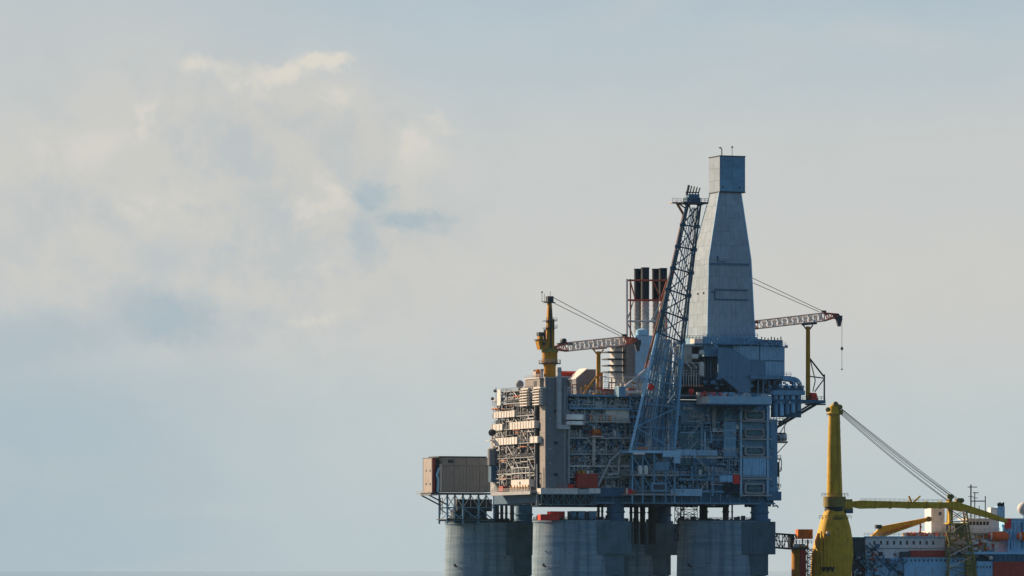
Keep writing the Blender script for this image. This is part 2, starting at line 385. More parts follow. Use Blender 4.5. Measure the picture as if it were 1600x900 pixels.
# ------------------------------------------------------------------ concrete shafts
SHZ = PF.Z(813, 20, 0)
shaft_c = [(19.2, 14.0), (74.2, 14.0), (19.2, 102.8), (74.2, 102.8)]
shaft_lab = ['front left concrete shaft with red containers standing on its rim', 'front right concrete shaft beside the gangway of the support ship',
             'leftmost concrete shaft, under the beige module on its lattice trestle', 'concrete shaft at the back, half hidden between the two front shafts']
for (cu, cv), lb in zip(shaft_c, shaft_lab):
    t = thing('concrete_shaft', lb, 'concrete shaft', PF, (cu, cv, 0), 'concrete shafts of the oil platform')
    prof = [(16.3, -6)]; z = -6
    while z < SHZ - 1.6:
        rr = 16.1 - .65 * max(0, (z + 6)) / (SHZ + 6)
        prof += [(rr, z + .04), (rr, z + 1.46), (rr - .035, z + 1.5), (rr - .035, z + 1.56)]; z += 1.6
    prof += [(15.5, SHZ - .6), (15.8, SHZ - .6), (15.8, SHZ)]
    part('shaft_wall', MB().lathe((cu, cv, 0), prof, 72), 'weathered_concrete', t)
    c0, c1 = (cu + 1.2, cu + 14.0)
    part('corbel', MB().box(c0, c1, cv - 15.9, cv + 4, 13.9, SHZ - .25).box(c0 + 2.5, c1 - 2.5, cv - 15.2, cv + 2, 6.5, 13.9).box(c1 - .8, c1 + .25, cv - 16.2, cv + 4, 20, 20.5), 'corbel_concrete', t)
    k = MB().lathe((cu + 9.8, cv - 11.5, 0), [(3.9, SHZ - .2), (3.9, SHZ + .7), (3.05, SHZ + .9), (3.05, SHZ + 2.6), (3.4, SHZ + 2.8), (3.4, SHZ + 3.2), (3.05, SHZ + 3.4), (3.05, 33.5)], 28)
    part('deck_leg', k, 'deep_blue_steel', t)
    rl = MB(); n = 60
    for i in range(n):
        a, b = 2 * math.pi * i / n, 2 * math.pi * (i + 1) / n
        p = (cu + 15.4 * math.cos(a), cv + 15.4 * math.sin(a), SHZ); q = (cu + 15.4 * math.cos(b), cv + 15.4 * math.sin(b), SHZ)
        rl.rail(p, q, 1.2, 3, .06)
    part('railing', rl, 'dark_steel', t, stuff=True)
    part('kick_plate', MB().lathe((cu, cv, 0), [(15.82, SHZ + .0), (15.86, SHZ + .4), (15.2, SHZ + .4), (15.2, SHZ)], 60), 'dark_steel', t)
    nav = PF.V; a = R(205)
    part('navigation_light', MB().tube((cu + 16.0 * math.cos(a), cv + 16.0 * math.sin(a), 9.6), (cu + 17.2 * math.cos(a), cv + 17.2 * math.sin(a), 9.9), .3).ball((cu + 17.2 * math.cos(a), cv + 17.2 * math.sin(a), 10.3), .5, 8), 'dark_steel', t)
    fx = MB()
    for i in range(26):
        a = R(rnd.uniform(150, 380)); r_ = 15.0; h = rnd.uniform(.5, 1.9); w = rnd.uniform(.3, .9)
        x, y = cu + r_ * math.cos(a) * .93, cv + r_ * math.sin(a) * .93
        fx.box(x - w, x + w, y - w / 2, y + w / 2, SHZ, SHZ + h)
    part('deck_fittings', fx, 'dark_steel', t, stuff=True)
    bl = MB()
    for i in range(14):
        a = R(rnd.uniform(200, 340)); z = rnd.uniform(7, 24)
        x, y = cu + 15.9 * math.cos(a), cv + 15.9 * math.sin(a); bl.box(x - .16, x + .16, y - .2, y + .2, z, z + .3)
    part('anchor_plates', bl, 'dark_steel', t, stuff=True)

# red containers and lockers on the front left shaft
def container(u0, u1, v0, v1, z0, z1, m, label, n=9, name='container'):
    t = thing(name, label, name.replace('_', ' '), PF, ((u0 + u1) / 2, (v0 + v1) / 2, z0))
    part('body', MB().box(u0, u1, v0, v1, z0, z1).ribs(u0 + .2, u1 - .2, z0 + .2, z1 - .2, v0, .08, n), m, t)
    fr = MB()
    for u in (u0, u1):
        for v in (v0, v1): fr.box(u - .1, u + .1, v - .1, v + .1, z0 - .02, z1 + .06)
    fr.box(u0 + .1, u1 - .1, v0 - .12, v0 + .1, z1 - .12, z1 + .06).box(u0 + .1, u1 - .1, v0 - .12, v0 + .1, z0 - .02, z0 + .14)
    part('corner_frame', fr, 'dark_steel' if m != 'signal_red' else 'brown_red', t)
    return t
b = PF.fb(845, 874, 803, 812, 2, 5); container(b[0], b[1], 2, 5, SHZ, SHZ + 2.0, 'signal_red', 'long red container lying on the rim of the front left shaft', 10)
b = PF.fb(860, 882, 798, 812, 5.6, 8.4); container(b[0], b[1], 5.6, 8.4, SHZ, SHZ + 3.1, 'signal_red', 'taller red container behind the long red one on the shaft rim', 6)
for i, (a, c) in enumerate(((892, 901), (903, 914), (920, 932))):
    b = PF.fb(a, c, 797, 812, 3, 6)
    container(b[0], b[1], 3, 6, SHZ, SHZ + 3.2, 'blue_grey_steel', ['small blue grey locker on the shaft rim right of the red containers', 'middle one of three blue grey lockers on the front left shaft', 'rightmost blue grey locker on the front left shaft, nearest the deck leg'][i], 4, 'equipment_locker')

# conductors and risers between shafts and deck
for i, (px, r, v) in enumerate(((986, .55, 60), (994, .9, 60), (1004, 1.0, 62), (1019, 1.5, 62), (1100, 1.3, 30), (1134, 1.1, 26), (1144, .3, 26), (935, .5, 20), (941, .4, 22), (1094, .3, 24), (800, .8, 97), (776, .9, 95), (784, .6, 94), (791, .5, 97))):
    u, _, _ = PF.P(px, 800, v)
    t_ = MB().tube((u, v, SHZ - (8 if i < 4 else -.01)), (u, v, 33), r, n=14).lathe((u, v, 29), [(r * 1.25, 0), (r * 1.25, .4), (r * 1.05, .5)], 14)
    lab = {0: 'thin dark riser, leftmost of the row left of the back shaft leg', 1: 'second riser from the left in the row under the middle of the deck', 2: 'third riser from the left in the row under the middle of the deck', 3: 'thick dark riser left of the leg of the back shaft',
           4: 'thick dark riser standing left on the front right shaft', 5: 'dark riser standing in the middle of the front right shaft', 6: 'thin pipe just right of the middle riser on the front right shaft', 7: 'dark riser right of the lockers on the front left shaft', 8: 'thin riser left of the blue deck leg of the front left shaft',
           9: 'thin pipe left of the thick riser on the front right shaft', 10: 'riser between trestle and deck leg on the leftmost shaft', 11: 'dark riser at the right edge of the lattice trestle', 12: 'thin riser second right of the lattice trestle', 13: 'slim riser third right of the lattice trestle'}[i]
    single('riser_pipe', t_, 'dark_steel', lab, 'riser pipe', PF, (u, v, 0), 'riser pipes under the deck')
# short lattice ladder frame between the front shafts
p0 = PF.P(1056, 845, 18); p1 = PF.P(1078, 790, 18)
t = thing('access_lattice', 'open lattice stair frame standing between the two front shafts under the deck', 'lattice', PF, (p0[0], 18, p0[2]))
b = [(p0[0], 16, p0[2]), (p0[0] + 2.2, 16, p0[2]), (p0[0] + 2.2, 19, p0[2]), (p0[0], 19, p0[2])]
part('frame', lattice(MB(), b, [(x, y, 32) for x, y, z in b], 7, .16, .1), 'dark_steel', t)
b = [(p0[0] + 2.4, 16, 26.5), (p1[0] + 2, 16, 26.5), (p1[0] + 2, 19, 26.5), (p0[0] + 2.4, 19, 26.5)]
part('side_frame', lattice(MB(), b, [(x, y, 31.5) for x, y, z in b], 3, .14, .1), 'dark_steel', t)

# ------------------------------------------------------------------ topside: storeys
LZ = [31.8, 36.2, 41.9, 48.2, 54.4, 60.4, 65.0, 69.3]       # storey levels
UL, UR, VB = 0.0, PF.U(1205), 50.0
def bay_clutter(t, deck, u0, u1, z0, z1, v, depth, pal, dens=1.0, vary=1.0):
    """plant in one open bay of a storey: pipes, tanks, boxes, trays, braces"""
    w, h = u1 - u0, z1 - z0
    part('wall_panel', MB().box(u0 + .03, u1 - .03, v + depth, v + depth + .3, z0, z1 - .35), rnd.choice(pal['wall']), t)
    # equipment standing on the floor
    u = u0 + rnd.uniform(.2, 1.0)
    while u < u1 - 1.2:
        if rnd.random() < .75 * dens:
            ew = rnd.uniform(1.0, min(3.6, u1 - u)); eh = rnd.uniform(.25, .7) * h; ed = rnd.uniform(.8, 1.8); vv = v + rnd.uniform(.6, max(.7, depth - 2.2))
            kind = rnd.random()
            if kind < .45:
                m = MB().box(u, u + ew, vv, vv + ed, z0 + .2, z0 + eh); m.box(u + ew * .1, u + ew * .45, vv - .12, vv, z0 + .4, z0 + eh * .7).box(u + ew * .3, u + ew * .5, vv + .2, vv + .5, z0 + eh, z0 + eh + .5)
                part('equipment_box', m, rnd.choice(pal['equip']), t)
            elif kind < .75 and ew > 1.6:
                r = min(eh * .4, .95); m = MB().lathe((u, vv + r, z0 + r + .5), [(.05, 0), (r * .7, .12), (r, .45), (r, ew - .45), (r * .7, ew - .12), (.05, ew)], 14, 'x')
                m.box(u + ew * .2, u + ew * .3, vv + .2, vv + 2 * r - .2, z0, z0 + .9).box(u + ew * .7, u + ew * .8, vv + .2, vv + 2 * r - .2, z0, z0 + .9)
                part('tank', m, rnd.choice(pal['tank']), t)
            else:
                r = rnd.uniform(.4, .8); m = MB().lathe((u + r, vv + r, z0), [(r, 0), (r, eh), (r * .7, eh + .3), (.05, eh + .42)], 12)
                part('vessel', m, rnd.choice(pal['tank']), t)
            u += ew + rnd.uniform(.1, 1.2)
        else: u += rnd.uniform(.8, 2.2)
    # pipes along the bay under the ceiling
    for k in range(rnd.choice((1, 2, 2, 3))):
        zz = z1 - rnd.uniform(.6, .5 * h); vv = v + rnd.uniform(.1, 1.6); r = rnd.choice((.12, .16, .22, .3, .42))
        pts = [(u0, vv, zz)]
        if rnd.random() < .5:
            um = rnd.uniform(u0 + .2 * w, u0 + .8 * w); dz = rnd.uniform(-.4, .3) * h; z2 = min(z1 - .3, max(z0 + .4, zz + dz))
            pts += [(um, vv, zz), (um, vv, z2)]; zz = z2
        pts.append((u1, vv, zz)); part('pipe', MB().path(pts, r, 8), rnd.choice(pal['pipe']), t)
    for k in range(rnd.choice((1, 1, 2))):
        uu = rnd.uniform(u0 + .4, u1 - .4); vv = v + rnd.uniform(-.15, 1.2); r = rnd.choice((.1, .14, .2, .3))
        part('riser', MB().tube((uu, vv, z0), (uu, vv, z1 - .2), r), rnd.choice(pal['pipe']), t)
    if rnd.random() < .45:
        a, b_ = ((u0, z0), (u1, z1 - .4)) if rnd.random() < .5 else ((u1, z0), (u0, z1 - .4))
        part('brace', MB().tube((a[0], v + .35, a[1]), (b_[0], v + .35, b_[1]), .2), pal['frame'], t)
    # many small fittings joined
    s = MB()
    for k in range(int(46 * dens * vary)):
        uu = rnd.uniform(u0, u1 - .5); zz = rnd.uniform(z0, z1 - .9); vv = v + rnd.uniform(-.1, 1.8); a = rnd.random()
        if a < .4: s.box(uu, uu + rnd.uniform(.2, .8), vv, vv + .3, zz, zz + rnd.uniform(.2, .8))
        elif a < .7: s.tube((uu, vv, zz), (uu, vv, zz + rnd.uniform(.6, 2)), .07, n=4)
        else: s.tube((uu, vv, zz), (uu + rnd.uniform(.6, 2.4), vv, zz), .07, n=4)
    part('fittings', s, rnd.choice(pal['fit']), t, stuff=True)
    s = MB()
    for k in range(int(14 * dens * vary)):
        uu = rnd.uniform(u0, u1 - .5); zz = rnd.uniform(z0, z1 - .9); s.box(uu, uu + rnd.uniform(.15, .5), v - .1, v + .25, zz, zz + rnd.uniform(.2, .5))
    part('junction_boxes', s, rnd.choice(pal['spark']), t, stuff=True)

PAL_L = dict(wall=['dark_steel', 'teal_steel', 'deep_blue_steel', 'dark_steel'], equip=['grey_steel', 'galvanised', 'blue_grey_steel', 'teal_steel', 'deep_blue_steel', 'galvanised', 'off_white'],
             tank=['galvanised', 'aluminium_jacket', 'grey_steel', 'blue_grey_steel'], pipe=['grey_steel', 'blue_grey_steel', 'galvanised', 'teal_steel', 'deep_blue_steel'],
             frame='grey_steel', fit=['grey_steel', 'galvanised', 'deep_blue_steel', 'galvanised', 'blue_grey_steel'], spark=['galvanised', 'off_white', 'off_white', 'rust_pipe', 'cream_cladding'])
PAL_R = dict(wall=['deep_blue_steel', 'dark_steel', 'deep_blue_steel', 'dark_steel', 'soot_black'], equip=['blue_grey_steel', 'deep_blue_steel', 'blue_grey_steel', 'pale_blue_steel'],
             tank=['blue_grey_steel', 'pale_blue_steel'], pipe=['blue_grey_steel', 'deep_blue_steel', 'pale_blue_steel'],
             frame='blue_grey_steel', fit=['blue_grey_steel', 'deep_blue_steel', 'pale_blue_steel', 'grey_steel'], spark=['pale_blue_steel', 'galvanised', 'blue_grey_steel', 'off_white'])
PAL_S = dict(wall=['slate_cladding', 'dark_steel', 'dark_steel', 'deep_blue_steel'], equip=['slate_cladding', 'grey_steel', 'dark_steel', 'grey_steel', 'module_cladding', 'cream_cladding', 'deep_blue_steel'],
             tank=['off_white', 'grey_steel', 'slate_cladding'], pipe=['grey_steel', 'slate_cladding', 'dark_steel', 'rust_pipe', 'slate_cladding'],
             frame='galvanised', fit=['grey_steel', 'galvanised', 'dark_steel'], spark=['off_white', 'cream_cladding', 'safety_orange'])

# lower deck box girder under everything
t = thing('main_deck', 'deep box girder deck carried on the four concrete shafts', 'deck', PF, (UR / 2, 50, LZ[0]))
for (a, b_, c, d) in ((UL, UR + 1.5, 0, 47), (34, UR + 1.5, 47, 117), (14, 34.4, 46.7, 84)):  # last slab is unseen, added to block sun leaking under the deck
    part('deck_box', MB().box(a + .4, b_ - .4, c + .4, d - .4, LZ[0], LZ[1] - .2), 'deep_blue_steel', t)
for k in range(24):
    u = 1 + k * (UR - 2) / 23
    if 3 < k < 24 and k % 1 == 0: part('web_stiffener', MB().box(u - .15, u + .15, 0, .38, LZ[0] + .5, LZ[1] - .7), 'blue_grey_steel', t)
part('bottom_flange', MB().box(UL + 20, UR + 1.5, -.25, .5, LZ[0] - .25, LZ[0] + .35), 'blue_grey_steel', t)
part('top_flange', MB().box(UL + 20, UR + 1.5, -.3, .5, LZ[1] - .75, LZ[1] - .25), 'blue_grey_steel', t)
sk = MB()
for k in range(60):
    u = rnd.uniform(UL, UR); v = rnd.uniform(0, 12); h = rnd.uniform(.2, 1.2); sk.box(u, u + rnd.uniform(.4, 3), v, v + .4, LZ[0] - h, LZ[0] + .3)
part('underdeck_fittings', sk, 'dark_steel', t, stuff=True)
for k in range(7):
    u = 8 + k * 12; v = 3 + (k % 3) * 6
    part('underdeck_pipe', MB().path([(u, v, LZ[0]), (u, v, LZ[0] - .9), (u + 7, v, LZ[0] - .9), (u + 7, v, LZ[0])], .25), 'dark_steel', t)
# loading deck edge: parapets off-white to paint in sunlight, dark truss below (front left)
b = PF.fb(846, 903, 763, 772, -3.2, -3)
t2 = thing('loading_platform', 'loading platform with sunlight painted white on its wall along the lower left front edge of the deck', 'platform', PF, (b[0], -1, 31))
part('parapet', MB().box(b[0], b[1], -3.3, -3.0, b[4], b[5]), 'off_white', t2)
for k in range(14): u = b[0] + .2 + k * (b[1] - b[0] - .4) / 13; part('parapet_post', MB().box(u - .1, u + .1, -3.45, -3.3, b[4], b[5] + .15), 'off_white', t2)
part('floor', MB().box(b[0], b[1] + 2, -3, -.31, b[4] - .1, b[4] + .3), 'grey_steel', t2)
b3 = PF.fb(903.5, 921.5, 764, 773, -3.2, -3); part('parapet', MB().box(b3[0], b3[1], -3.2, -2.9, b3[4], b3[5]), 'grey_steel', t2)
part('end_parapet', MB().box(b[0] - .3, b[0], -3.3, .2, b[4], b[5]), 'off_white', t2)
b2 = PF.fb(922, 938, 763, 771, -3.2, -3); part('parapet', MB().box(b2[0], b2[1], -3.3, -3, b2[4], b2[5]), 'off_white', t2)
part('parapet', MB().box(b2[0] - .3, b2[0], -3.3, .2, b2[4], b2[5]), 'off_white', t2)
lt = MB(); z0, z1 = b[4] - 3.6, b[4] - .1
lattice(lt, [(b[0], -3.2, z0), (b[0], -3.2, z1), (b[0], -.5, z1), (b[0], -.5, z0)], [(b[1] + 7, -3.2, z0), (b[1] + 7, -3.2, z1), (b[1] + 7, -.5, z1), (b[1] + 7, -.5, z0)], 10, .22, .13, taper=False)
part('under_truss', lt, 'teal_steel', t2)
part('under_panel', MB().box(b[0] + .2, b[1] + 6.5, -.8, -.45, z0, z1), 'dark_steel', t2)
b = PF.fb(846, 915, 772, 775, -3.2, -3)

def module(name, label, cat, ub, levels, pal, v=0.0, depth=4.5, dens=1.0, deckm='blue_grey_steel', wid=(4, 11), lite=.3):
    u0, u1 = ub; t = thing(name, label, cat, PF, ((u0 + u1) / 2, v + 10, levels[0]))
    for j, z in enumerate(levels):
        out = rnd.choice((.5, .7, .9, 1.5)); dm = rnd.choice((deckm, 'grey_steel', 'galvanised')) if rnd.random() < lite * 1.6 else deckm
        d = part('deck', MB().box(u0, u1, v - out, v + depth + .3, z - .3, z), dm, t)
        part('edge_beam', MB().box(u0, u1, v - out - .15, v - out, z - .5, z + .12), dm, d)
        if j < len(levels) - 1: part('railing', MB().rail((u0, v - out, z), (u1, v - out, z), 1.1, 1.6, .055), rnd.choice(('galvanised', pal['frame'])), d)
        if j == len(levels) - 1: continue
        cuts = [u0]
        while cuts[-1] < u1 - wid[0] * 1.4: cuts.append(min(u1, cuts[-1] + rnd.uniform(*wid)))
        cuts[-1] = u1
        for a, b in zip(cuts, cuts[1:]):
            dd = rnd.choice((depth, depth, depth * .75, depth * .5)); q = rnd.random()
            if q < .12:      # closed clad bay
                part('wall_panel', MB().box(a + .1, b - .1, v + .1, v + 1.2, z, levels[j + 1] - .35).ribs(a + .2, b - .2, z + .2, levels[j + 1] - .6, v + .1, .08, max(3, int((b - a) / .9))), rnd.choice(pal['equip']), t)
                part('door', MB().box(a + .8, a + 1.8, v - .02, v + .05, z, z + 2.1), 'dark_steel', t)
            else: bay_clutter(t, None, a, b, z, levels[j + 1], v, dd, pal, dens)
            w = rnd.uniform(.16, .34)
            part('column', MB().box(a - w, a + w, v - w, v + w, z, levels[j + 1] - .31), rnd.choice((pal['frame'], 'grey_steel', pal['frame'], 'deep_blue_steel')), t)
        # stairs and short walkways hung outside the storey
        if rnd.random() < .8:
            a = rnd.uniform(u0 + 1, u1 - 8); w = rnd.uniform(3, 7); zz = z + rnd.uniform(1.2, 3)
            k = part('walkway', MB().box(a, a + w, v - 2.0, v - .9, zz - .18, zz), 'galvanised', t); part('railing', MB().rail((a, v - 2.0, zz), (a + w, v - 2.0, zz), 1.1, 1.2, .06), 'galvanised', k)
        if rnd.random() < .7:
            a = rnd.uniform(u0 + 1, u1 - 7); h = levels[j + 1] - z; dx = h * rnd.choice((-1, 1)) * .9
            k = part('stair', MB().tube((a + 3 - dx / 2, v - 1.2, z), (a + 3 + dx / 2, v - 1.2, z + h - .3), .16, n=4).tube((a + 3 - dx / 2, v - 1.2, z + 1), (a + 3 + dx / 2, v - 1.2, z + h + .7), .06, n=4), 'galvanised', t)
    return t
core = thing('module_core', 'closed dark interior block behind the open storeys of the platform', 'module', PF, (45, 25, 36))
part('inner_wall', MB().box(UL + 4.9, UR - .5, 4.9, 46.5, LZ[1], LZ[-1] - 1.0), 'deep_blue_steel', core)
part('rear_block', MB().box(36, UR - .5, 46.6, 112, LZ[1], LZ[5]), 'deep_blue_steel', core)
part('rear_wing', MB().box(4, 35.9, 46.6, 60, LZ[1], LZ[5]), 'grey_steel', core)

uA = PF.U(887); uB = PF.U(984); uC = PF.U(1056); uD = PF.U(1160)
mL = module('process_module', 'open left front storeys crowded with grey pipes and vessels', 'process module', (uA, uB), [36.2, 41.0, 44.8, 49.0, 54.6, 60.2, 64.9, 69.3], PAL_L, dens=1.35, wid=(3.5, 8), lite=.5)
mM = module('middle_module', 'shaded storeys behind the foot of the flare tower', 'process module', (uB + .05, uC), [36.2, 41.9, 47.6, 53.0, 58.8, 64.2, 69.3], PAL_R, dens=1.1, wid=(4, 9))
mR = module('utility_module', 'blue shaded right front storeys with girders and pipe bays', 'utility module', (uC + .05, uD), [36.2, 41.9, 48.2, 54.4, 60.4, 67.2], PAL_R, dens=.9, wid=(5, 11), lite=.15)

# ------------------------------------------------------------------ left (sunlit) side of the platform
tS = thing('side_module', 'sunlit left side storeys of the platform with white parapets', 'process module', PF, (0, 22, 36))
VS = PF.V(771, 0)
ZS = [36.2, 42.5, 48.0, 53.0, 58.2, 62.6, 67.2, 71.5]
for j, z in enumerate(ZS):
    vend = VS if j < 7 else PF.V(783, 0)
    d = part('deck', MB().box(-.5, 4.9, 5.2, vend, z - .35, z), 'grey_steel', tS)
    part('railing', MB().rail((-.45, 5.2, z), (-.45, vend, z), 1.1, 1.8, .06), 'slate_cladding', d)
    part('railing', MB().rail((-.45, vend, z), (4.5, vend, z), 1.1, 1.8, .06), 'galvanised', d)
PAR = [(5, 772, 805, 1.9), (4, 771, 786, 1.9), (4, 797, 836, 2.2), (3, 771, 809, 2.1), (3, 829, 841, 1.9)]
for (j, a, c, h) in PAR:
    v1, v0 = PF.V(a, -.6), PF.V(c, -.6)
    p_ = part('parapet', MB().box(-.85, -.6, v0, v1, ZS[j] - .35, ZS[j] + h), 'off_white', tS)
    n = int((v1 - v0) / 2.6)
    for k in range(n + 1): vv = v0 + (v1 - v0) * k / max(1, n); part('rib', MB().box(-1.0, -.85, vv - .1, vv + .1, ZS[j] - .3, ZS[j] + h - .1), 'off_white', p_)
    # parapets turn the corner towards the camera side
    part('parapet', MB().box(-.85, .9, v0 - .25, v0, ZS[j] - .35, ZS[j] + h), 'off_white', tS)
nb = 6
for j in range(7):
    vend = VS
    for k in range(nb):
        v0 = 5.2 + (vend - 5.2) * k / nb; v1 = 5.2 + (vend - 5.2) * (k + 1) / nb
        z0, z1 = ZS[j], ZS[j + 1]
        if j == 6 and k >= 5: continue
        part('column', MB().box(-.3, .3, v0 - .25, v0 + .25, z0, z1 - .36), 'slate_cladding', tS)
        part('wall_panel', MB().box(4.2, 4.7, v0, v1 - .05, z0, z1 - .36), rnd.choice(PAL_S['wall']), tS)
        v = v0 + .3
        while v < v1 - 1.2:
            if rnd.random() < .8:
                ew = rnd.uniform(1.0, 3.2); eh = rnd.uniform(.35, .8) * (z1 - z0); uu = rnd.uniform(-.2, 2.6); q = rnd.random()
                if q < .5: part('equipment_box', MB().box(uu, uu + 1.6, v, v + ew, z0, z0 + eh).box(uu - .1, uu, v + ew * .2, v + ew * .7, z0 + .4, z0 + eh * .8), rnd.choice(PAL_S['equip']), tS)
                elif q < .75:
                    r = min(.9, eh * .42); part('tank', MB().lathe((uu + 1, v, z0 + r + .4), [(.05, 0), (r * .7, .12), (r, .4), (r, ew - .4), (r * .7, ew - .1), (.05, ew)], 14, 'y'), rnd.choice(PAL_S['tank']), tS)
                else:
                    r = rnd.uniform(.4, .8); part('vessel', MB().lathe((uu + 1, v + r, z0), [(r, 0), (r, eh), (r * .6, eh + .3), (.05, eh + .4)], 12), rnd.choice(PAL_S['tank']), tS)
                v += ew + rnd.uniform(0, .8)
            else: v += 1.5
        for q in range(2):
            zz = z1 - rnd.uniform(.5, 2.4); uu = rnd.uniform(-.6, 1); part('pipe', MB().tube((uu, v0, zz), (uu, v1, zz), rnd.choice((.12, .2, .3))), rnd.choice(PAL_S['pipe']), tS)
        if rnd.random() < .6: part('brace', MB().tube((-.1, v0, z0), (-.1, v1, z1 - .4), .16), 'galvanised', tS)
        s = MB()
        for q in range(30):
            vv = rnd.uniform(v0, v1 - .5); zz = rnd.uniform(z0, z1 - .9); uu = rnd.uniform(-.7, 1); a = rnd.random()
            if a < .45: s.box(uu, uu + .3, vv, vv + rnd.uniform(.3, 1.2), zz, zz + rnd.uniform(.2, .9))
            elif a < .75: s.tube((uu, vv, zz), (uu, vv, zz + rnd.uniform(.6, 2)), .09, n=4)
            else: s.tube((uu, vv, zz), (uu, vv + rnd.uniform(.8, 3), zz), .09, n=4)
        part('fittings', s, rnd.choice(['grey_steel', 'slate_cladding', 'dark_steel', 'dark_steel', 'slate_cladding']), tS, stuff=True)
# end face of the side module that looks to the camera between v steps: its return wall by the slate tower
part('return_wall', MB().box(.4, 4.8, 4.9, 5.2, LZ[1], 71), 'dark_steel', tS)

# louvred vents on the side
for i, (a, c) in enumerate(((814, 825), (834, 844))):
    v1, v0 = PF.V(a, -1.4), PF.V(c, -1.4)
    t = thing('louvre_stack', ['cream louvred air vent on the sunlit side, left of its twin', 'cream louvred air vent next to the slate tower'][i], 'air vent', PF, (-1.2, (v0 + v1) / 2, 66), 'louvred air vents on the sunlit side')
    part('housing', MB().box(-.9, .6, v0 + .3, v1 - .3, 65.5, 71.2), 'module_cladding', t)
    for k in range(6):
        z = 65.7 + k * .95
        part('louvre', MB().hexa([(-1.9, v0, z), (-.5, v0, z + .1), (-.5, v1, z + .1), (-1.9, v1, z)], [(-1.9, v0, z + .35), (-.5, v0, z + .55), (-.5, v1, z + .55), (-1.9, v1, z + .35)]), 'off_white', t)
    part('cap', MB().box(-1.5, .8, v0 - .1, v1 + .1, 71.4, 71.9), 'off_white', t)
# rooftop pieces of the left side
def roof_thing(name, label, cat, fn, o):
    t = thing(name, label, cat, PF, o); fn(t); return t
v0 = PF.V(812, 1)
t = thing('satellite_dome', 'dark round radome on the roof edge of the sunlit side', 'radome', PF, (1, v0, 71.5))
part('dome', MB().ball((1, v0, 73.7), 1.45, 18), 'grey_steel', t); part('pedestal', MB().lathe((1, v0, 71.5), [(.8, 0), (.5, .6), (.5, 1.2)], 10), 'dark_steel', t)
v1, v0 = PF.V(822, 0), PF.V(845, 0)
t = thing('roof_cabin', 'pale equipment cabin on the roof left of the yellow crane pedestal', 'cabin', PF, (1, (v0 + v1) / 2, 71.5))
part('cabin_wall', MB().box(-.4, 4, v0, v1, 71.6, 75.0), 'module_cladding', t)
part('cabin_roof', MB().box(-.7, 4.2, v0 - .2, v1 + .2, 75.0, 75.3), 'off_white', t)
part('hatch', MB().box(-.5, -.4, v0 + 3, v0 + 5.6, 72.4, 74.2), 'dark_steel', t)
part('railing', MB().rail((-.5, v0, 75.3), (-.5, v1, 75.3), 1.1, 1.5, .07), 'galvanised', t)
for k in range(3): v = v0 + 1.5 + k * 3.6; part('roof_vent', MB().lathe((1, v, 75.3), [(.45, 0), (.45, 2.2), (.75, 2.3), (.75, 2.9), (.2, 3.1)], 12), ['cream_cladding', 'safety_orange', 'off_white'][k], t)
part('roof_box', MB().box(.2, 2.6, v0 + 5.3, v0 + 8.2, 75.3, 77.6), 'cream_cladding', t)
p = PF.S(775, 612, -1.0)
t = thing('floodlight', 'small tilted floodlight pair on a post at the far top corner of the sunlit side', 'floodlight', PF, (p[0], p[1], 67))
part('post', MB().tube((p[0], p[1], 67), (p[0], p[1], p[2] + 1.5), .14), 'galvanised', t)
for dz, dv in ((0.3, -1.4), (-2.4, 1.2)): part('lamp_head', MB().lathe((p[0] - .5, p[1] + dv, p[2] + dz), [(.2, 0), (.5, .5), (.6, 1.2), (.1, 1.3)], 10, 'y'), 'dark_steel', t)
part('screen', MB().box(p[0] - .2, p[0] + .1, p[1] - 5, p[1] - 1.6, p[2] - 5, p[2] + .6), 'off_white', t)
p = PF.S(769, 676, -1.6)
t = thing('hose_reel', 'round dark hose reel hanging at the far edge of the sunlit side', 'hose reel', PF, (p[0], p[1], 54))
part('drum', MB().lathe((p[0], p[1] - .8, p[2]), [(1.1, 0), (1.2, .2), (.6, .3), (.6, 1.3), (1.2, 1.4), (1.1, 1.6)], 20, 'y'), 'dark_steel', t)
part('bracket', MB().box(p[0] - .2, 0, p[1] - .3, p[1] + .3, p[2] - 2.4, p[2] - 2).box(p[0] - .2, p[0] + .2, p[1] - .2, p[1] + .2, p[2] - 2, p[2]), 'grey_steel', t)
part('walkway', MB().box(p[0] - 1.6, 0, p[1] - 2, p[1] + 2, p[2] - 2.9, p[2] - 2.6), 'galvanised', t)
p = PF.S(771, 727, -.6)
t = thing('storage_tank', 'upright grey storage tank at the far lower corner of the sunlit side', 'tank', PF, (p[0], p[1], p[2]))
part('shell', MB().lathe(p, [(2.1, 0), (2.1, 5.4), (1.5, 5.9), (.1, 6.1)], 20), 'slate_cladding', t)
part('ladder', MB().rail((p[0] - 1.9, p[1] - .5, p[2]), (p[0] - 1.9, p[1] + .5, p[2]), 6, .5, .07), 'off_white', t)
part('support', MB().box(p[0] - 1.4, p[0] + 1.4, p[1] - 1.4, p[1] + 1.4, p[2] - 6, p[2]), 'deep_blue_steel', t)
